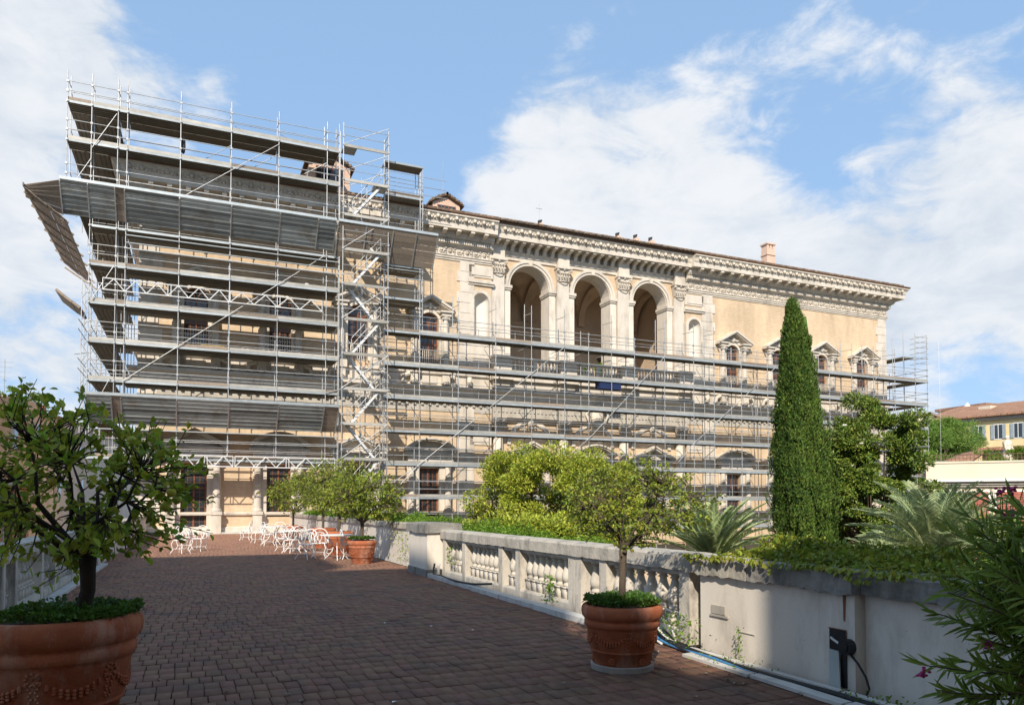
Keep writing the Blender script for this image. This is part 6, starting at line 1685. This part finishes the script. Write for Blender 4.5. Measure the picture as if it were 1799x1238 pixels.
def shutter_window(T, A, d, n_, t, zc, w, h, sm, open_=True, fr='white_iron'):
    b = MB(); fbox(b, A, d, n_, t - w / 2 - .12, t + w / 2 + .12, 0.0, .06, zc - h / 2 - .12, zc + h / 2 + .12); wd = part('window', b, fr, T)
    b = MB(); fbox(b, A, d, n_, t - w / 2, t + w / 2, .062, .07, zc - h / 2, zc + h / 2); part('pane', b, 'glass', wd)
    b = MB(); fbox(b, A, d, n_, t - .04, t + .04, .071, .1, zc - h / 2, zc + h / 2); part('mullion', b, fr, wd)
    for s in (-1, 1):
        if open_: a, c = (t + s * (w / 2 + .04), t + s * (w + .0))
        else: a, c = (t + s * .02, t + s * w / 2)
        a, c = sorted((a, c)); b = MB(); fbox(b, A, d, n_, a, c, .08, .14, zc - h / 2 - .05, zc + h / 2 + .05)
        k = int(h / .16)
        for i in range(k): z = zc - h / 2 + i * h / k; fbox(b, A, d, n_, a + .04, c - .04, .14, .17, z + .03, z + .09)
        part('shutter', b, sm, wd)
def gp(px, dep): v = pxdir(px, 888); s_ = dep / (v.x * .39779 + v.y * .91748); return (v.x * s_, v.y * s_)
def zat(py, dep): return 1.6 + (888 - py) / 1294 * dep
T = thing('house', 'long yellow house with pale blue shutters and a tiled roof behind the umbrella pine', 'house', (*gp(1720, 118), -5))
A, B_, d, n_ = house_facade(T, gp(1622, 125), gp(1880, 108.5), -5, 15.9, 'yellowwall', 14)
Lh = (B_ - A).length
b = MB(); e0, e1 = 15.95, 18.6
v = [on(A, d, n_, -1, 1.2, e0), on(A, d, n_, Lh + 1, 1.2, e0), on(A, d, n_, Lh + 1, -7, e1), on(A, d, n_, 3, -7, e1), on(A, d, n_, -1, -15, e0), on(A, d, n_, Lh + 1, -15, e0)]
b.add(v + [(p[0], p[1], p[2] - .25) for p in v], [(0, 1, 2, 3), (0, 3, 4), (3, 2, 5, 4), (6, 9, 8, 7), (0, 6, 7, 1), (0, 4, 10, 6), (6, 10, 11, 7)]); part('roof', b, 'farroof', T)
b = MB(); fbox(b, A, d, n_, 0, Lh, 0, .5, 15.1, 15.65); part('eaves_cornice', b, 'concrete', T)
for px, dep in ((1722, 116), (1757, 111), (1792, 107), (1828, 103)):
    x, y = gp(px, dep); t = (Vector((x, y, 0)) - A).dot(d)
    # true place on the wall along the line of sight
    v = pxdir(px, 888); nrm = n_; s_ = A.dot(nrm) / (v.x * nrm.x + v.y * nrm.y); q = Vector((v.x * s_, v.y * s_, 0)); t = (q - A).dot(d)
    shutter_window(T, A, d, n_, t, 13.25, 1.05, 2.2, 'shutter_blue')
b = MB(); fbox(b, A, d, n_, 15.2, 15.35, .02, .15, -4, 15); part('drainpipe', b, 'gutter', T)
x, y = gp(1744, 121); b = MB(); b.box(x - 1.6, x + 1.6, y - 1, y + 1, 16.2, 17.9); part('roof_hut', b, 'creamwall', T)
b = MB(); b.tube([(x + 2.2, y + 5.5, 16.5), (x + 2.2, y + 5.5, 18.3), (x + 2.2, y + 5.5, 18.35), (x + 2.2, y + 5.5, 19.4)], [.7, .6, .8, .1], 8); part('bell_turret', b, 'palepink', T)
T = thing('house', 'pale flat-topped building behind the roof of the yellow house', 'house', (*gp(1690, 165), -5))
A, B_, d, n_ = house_facade(T, gp(1652, 160), gp(1735, 150), -5, zat(718, 155), 'creamwall', 10)
b = MB(); fbox(b, A, d, n_, -.5, (B_ - A).length + .5, -10.5, .5, zat(718, 155), zat(718, 155) + .6); part('roof', b, 'farroof', T)
T = thing('house', 'small pale block seen through the end scaffold', 'house', (*gp(1618, 120), -5))
A, B_, d, n_ = house_facade(T, gp(1598, 122), gp(1636, 120), -5, zat(728, 121), 'creamwall', 8)
b = MB(); fbox(b, A, d, n_, -.4, (B_ - A).length + .4, -8.4, .4, zat(728, 121), zat(728, 121) + .35); part('parapet', b, 'concrete', T)
# cream house in front
T = thing('house', 'cream house with a roof terrace and faded red shutters behind the date palm', 'house', (*gp(1740, 50), -5))
A, B_, d, n_ = house_facade(T, gp(1628, 52), gp(1900, 48.5), -5, 3.35, 'creamwall', 9)
Lh = (B_ - A).length
def tat(px): 
    v = pxdir(px, 888); s_ = A.dot(n_) / (v.x * n_.x + v.y * n_.y); q = Vector((v.x * s_, v.y * s_, 0)); return (q - A).dot(d)
b = MB(); fbox(b, A, d, n_, 0, Lh, -.3, .0, 3.355, 4.55); fbox(b, A, d, n_, -.05, Lh, -.4, .06, 4.555, 4.68); part('terrace_parapet', b, 'creamwall', T)
b = MB(); fbox(b, A, d, n_, -.1, Lh, .0, .45, 3.2, 3.36); fbox(b, A, d, n_, -.1, Lh, .0, .32, 3.05, 3.195); fbox(b, A, d, n_, -.1, Lh, .0, .2, 2.9, 3.045); part('cornice', b, 'stone_dk', T)
b = MB(); fbox(b, A, d, n_, -.1, Lh, .46, .54, 3.26, 3.4); part('gutter', b, 'white_iron', T)
for px in (1672, 1714, 1774, 1840):
    shutter_window(T, A, d, n_, tat(px), 1.2, 1.5, 2.6, 'shutter_red', px != 1774 and px != 1714)
    shutter_window(T, A, d, n_, tat(px), -2.6, 1.5, 2.2, 'shutter_red', False)
b = MB()
for i in range(40): t = i * Lh / 39; p = A + d * t; b.tube([on(A, d, n_, t, -.15, 4.68), on(A, d, n_, t, -.15, 5.15)], .02, 4)
b.tube([on(A, d, n_, 0, -.15, 5.15), on(A, d, n_, Lh, -.15, 5.15)], .025, 4); b.tube([on(A, d, n_, 0, -.15, 4.9), on(A, d, n_, Lh, -.15, 4.9)], .015, 4)
part('terrace_railing', b, 'gutter', T, kind='stuff')
T = thing('house', 'low tile-roofed shed and pergola on the cream house terrace', 'shed', (*gp(1690, 60), 3.3))
A2, B2, d2, n2 = house_facade(T, gp(1655, 61), gp(1732, 59), 3.3, 5.0, 'concrete', 5)
b = MB(); L2 = (B2 - A2).length; v = [on(A2, d2, n2, -1, .5, 4.75), on(A2, d2, n2, L2 * .55, .5, 4.75), on(A2, d2, n2, L2, -3, 6.4), on(A2, d2, n2, L2 * .25, -5, 6.2), on(A2, d2, n2, -1, -5, 4.9)]
b.add(v, [(0, 1, 2, 3), (0, 3, 4)]); b.add([(p[0], p[1], p[2] - .12) for p in v], [(3, 2, 1, 0), (4, 3, 0)]); part('roof', b, 'farroof', T)
T = thing('house', 'ochre garden front with a tiled ledge standing behind the white statue', 'house', (*gp(1800, 66), -5))
A3, B3, d3, n3 = house_facade(T, gp(1728, 68), gp(1900, 62), -5, 6.6, 'orangewall', 8)
b = MB(); L3 = (B3 - A3).length; fbox(b, A3, d3, n3, 0, L3, 0, .9, 6.602, 6.75); fbox(b, A3, d3, n3, 0, L3, 0, .8, 6.752, 6.9)
part('ledge', b, 'farroof', T)
b = MB()
for i in range(30): fbox(b, A3, d3, n3, i * L3 / 30, i * L3 / 30 + .2, .0, .6, 6.3, 6.595)
part('ledge_bracket', b, 'creamwall', T, kind='stuff')
x, y = gp(1772, 56); T = thing('statue', 'small white statue standing on the roof terrace at the right edge', 'statue', (x, y, 3.4))
b = MB(); b.box(x - .45, x + .45, y - .4, y + .4, 3.4, 5.2); part('plinth', b, 'creamwall', T)
b = MB(); b.lathe([(.3, 0), (.34, .3), (.24, .7), (.3, 1.0), (.33, 1.25), (.12, 1.4), (.1, 1.45)], (x, y, 5.2), 12); b.blob((x, y, 6.78), .17, 8, 6); b.tube([(x + .28, y, 6.4), (x + .42, y - .1, 6.0), (x + .25, y - .25, 5.9)], .07, 6); b.tube([(x - .28, y, 6.4), (x - .38, y - .1, 6.0), (x - .3, y - .2, 5.6)], .07, 6); part('figure', b, 'stone', T, True)
for i, (px, dp) in enumerate(((1740, 55), (1795, 54))):
    x, y = gp(px, dp); broad_tree('terrace_plant', ['bushy potted plant on the cream terrace left of the statue', 'bushy potted plant on the cream terrace right of the statue'][i], 'plant', (x, y, 3.4), (x, y, 5.1), (1.1, .8, .75), 'hedge', 1800, .16, .4, 90 + i, clump=20, tr=.06, shape=4)
# left: houses beyond the terrace
T = thing('house', 'pinkish plain building with an uneven gable line behind the large left citrus', 'house', (-25, 48, -5))
b = MB(); base_ = [(-70, 38, 9.3), (0, 45, 8.3), (40, 49, 8.9), (66, 52, 8.7), (70, 52.5, 8.1), (110, 58, 8.5), (150, 66, 8.75), (205, 82, 9.0), (260, 100, 9.6)]
pts_ = [(*gp(px, dp), z) for px, dp, z in base_]; k = len(pts_)
vs = [(x, y, -5) for x, y, z in pts_] + [(x, y, z) for x, y, z in pts_] + [(x - 22, y, z) for x, y, z in pts_]
b.add(vs, [(i, i + 1, i + 1 + k, i + k) for i in range(k - 1)] + [(i + k, i + 1 + k, i + 1 + 2 * k, i + 2 * k) for i in range(k - 1)])
part('wall', b, 'palepink', T)
b = MB()
for (x0_, y0_, z0_), (x1_, y1_, z1_) in zip(pts_[3:], pts_[4:]): b.add([(x0_ + .35, y0_, z0_ + .02), (x1_ + .35, y1_, z1_ + .02), (x1_ - 5, y1_, z1_ + .9), (x0_ - 5, y0_, z0_ + .9), (x0_ + .35, y0_, z0_ - .14), (x1_ + .35, y1_, z1_ - .14)], [(0, 1, 2, 3), (4, 5, 1, 0)])
part('roof', b, 'farroof', T)
for px, dp, z_ in ((20, 47, 5.2), (60, 51, 5.4), (100, 56.5, 5.4), (135, 63, 5.6), (20, 47, 1.8), (60, 51, 1.9), (100, 56.5, 2.0), (140, 64, 2.0), (160, 69, 5.8)):
    x, y = gp(px, dp); x += .06
    b = MB(); b.box(x - .3, x + .1, y - .6, y + .6, z_, z_ + 1.9); w_ = part('window', b, 'white_iron', T)
    b = MB(); b.box(x + .101, x + .11, y - .5, y + .5, z_ + .1, z_ + 1.8); part('pane', b, 'glass', w_)
T = thing('house', 'low orange building with barred windows just beyond the left balustrade', 'house', (-12, 30, -5))
b = MB(); b.box(-24, -7.6, 22, 44, -5, 2.5); part('wall', b, 'orangewall', T)
b = MB(); b.box(-24.2, -7.35, 21.8, 44.2, 2.502, 2.75); part('cornice', b, 'stone_dk', T)
for y_ in (27, 30, 33, 36, 39, 42):
    b = MB(); b.box(-7.62, -7.54, y_ - .7, y_ + .7, -.6, 1.7); w_ = part('window', b, 'stone', T)
    b = MB(); b.box(-7.539, -7.53, y_ - .55, y_ + .55, -.45, 1.55); part('pane', b, 'glass', w_)
    b = MB()
    for q in range(8): b.box(-7.48, -7.45, y_ - .55 + q * .157, y_ - .53 + q * .157, -.45, 1.55)
    part('window_bar', b, 'frame', w_)
T = thing('house', 'distant grey-pink roofline at the far left behind the citrus tree', 'house', (-55, 85, -5))
b = MB(); b.box(-90, -46, 110, 125, -5, 9); part('wall', b, 'pinkplaster', T); b = MB(); b.poly_y([(-92, 9.02), (-44, 9.02), (-68, 13)], 109, 126); part('roof', b, 'farroof', T)
for i, (x, y, z, h) in enumerate(((*gp(48, 53), 8.4, 2.2), (*gp(3, 50), 8.4, 3.2))):
    T = thing('antenna', ['thin television aerial on the pink roof', 'taller television aerial at the far left edge of the pink roof'][i], 'antenna', (x, y, z))
    b = MB(); b.tube([(x, y, z), (x, y, z + h)], .016, 4); part('mast', b, 'steel', T)
    b = MB()
    for q in range(4): b.tube([(x - .5 + q * .05, y, z + h - .2 - q * .35), (x + .5 - q * .05, y, z + h - .2 - q * .35)], .009, 4)
    b.tube([(x, y - .5, z + h * .55), (x, y + .5, z + h * .55)], .02, 4); part('element', b, 'steel', T)
for i, (x, y, z) in enumerate(((*gp(52, 54), 8.9), (*gp(10, 49), 8.5))):
    broad_tree('roof_plant', ['small leafy plant on the pink roof beside the aerial', 'small leafy plant on the pink roof at the left edge'][i], 'plant', (x, y, z - .5), (x, y, z + .3), (1.0, .9, .6), 'hedge', 900, .2, .4, 95 + i, clump=14, tr=.05, shape=4)
# buildings behind and beside the viewpoint (they shade the terrace)
T = thing('side_palace', 'tall palace wing standing to the left behind the viewpoint', 'building', (-14, -20, -5))
b = MB(); b.box(-20, -8, -30, -12.3, -5, 17.4); b.box(-20, -8, -12.3, -3.6, -5, 18.5); b.box(-21, -15.2, -12, -6, 18.5, 26.4); part('wall', b, 'wallbrick', T)
T = thing('terrace_palace', 'lower palace front with the door to the terrace right behind the viewpoint, plus a rear tier added to block sky', 'building', (3, -8, -5))
b = MB(); b.box(-1.85, 40, -14, -6, -5, 11.4); b.box(-7.9, 40, -34, -14.01, -5, 16.6); part('wall', b, 'wallbrick', T)  # rear tier and rightward length are unseen, added to hold back sky light
b = MB(); b.box(-.9, .9, -6.03, -5.95, 0, 3.2); part('door', b, 'door', T)

# fallen leaves on the bricks
r_ = np.random.default_rng(99); n = 150
x = np.concatenate([r_.uniform(-2.1, 5.0, 90), 4.75 - np.abs(r_.normal(0, .25, 60))]); y = np.concatenate([r_.uniform(3, 24, 90), r_.uniform(3.4, 9, 60)])
T = thing('fallen_leaves', 'scattered dry leaves lying on the brick paving', 'leaves', (2, 8, 0))
leaf_part('litter', T, np.stack([x, y, np.full(n, .014)], 1), r_.normal(0, 1, (n, 3)) * [1, 1, .1], np.array([[0, 0, 1.]]) + r_.normal(0, .2, (n, 3)), .05 * r_.uniform(.6, 1.3, n), .03 * r_.uniform(.6, 1.3, n), 'timber')

for i, (x, y, z, w, lab) in enumerate(((27.0, 46.6, 11.2, 1.3, 'broad leafy plant growing behind the balustrade of the middle loggia arch'), (20.0, 46.6, 10.9, .5, 'small leafy plant at the left side of the first loggia arch'), (21.7, 46.6, 10.8, .4, 'small bright plant in the middle of the first loggia arch'))):
    broad_tree('loggia_plant', lab, 'plant', (x, y, 10.36), (x, y, z), (w, .4, .5 + .2 * (w > 1)), 'hedge', 1500, .16, .5, 110 + i, clump=18, tr=.04, shape=4)
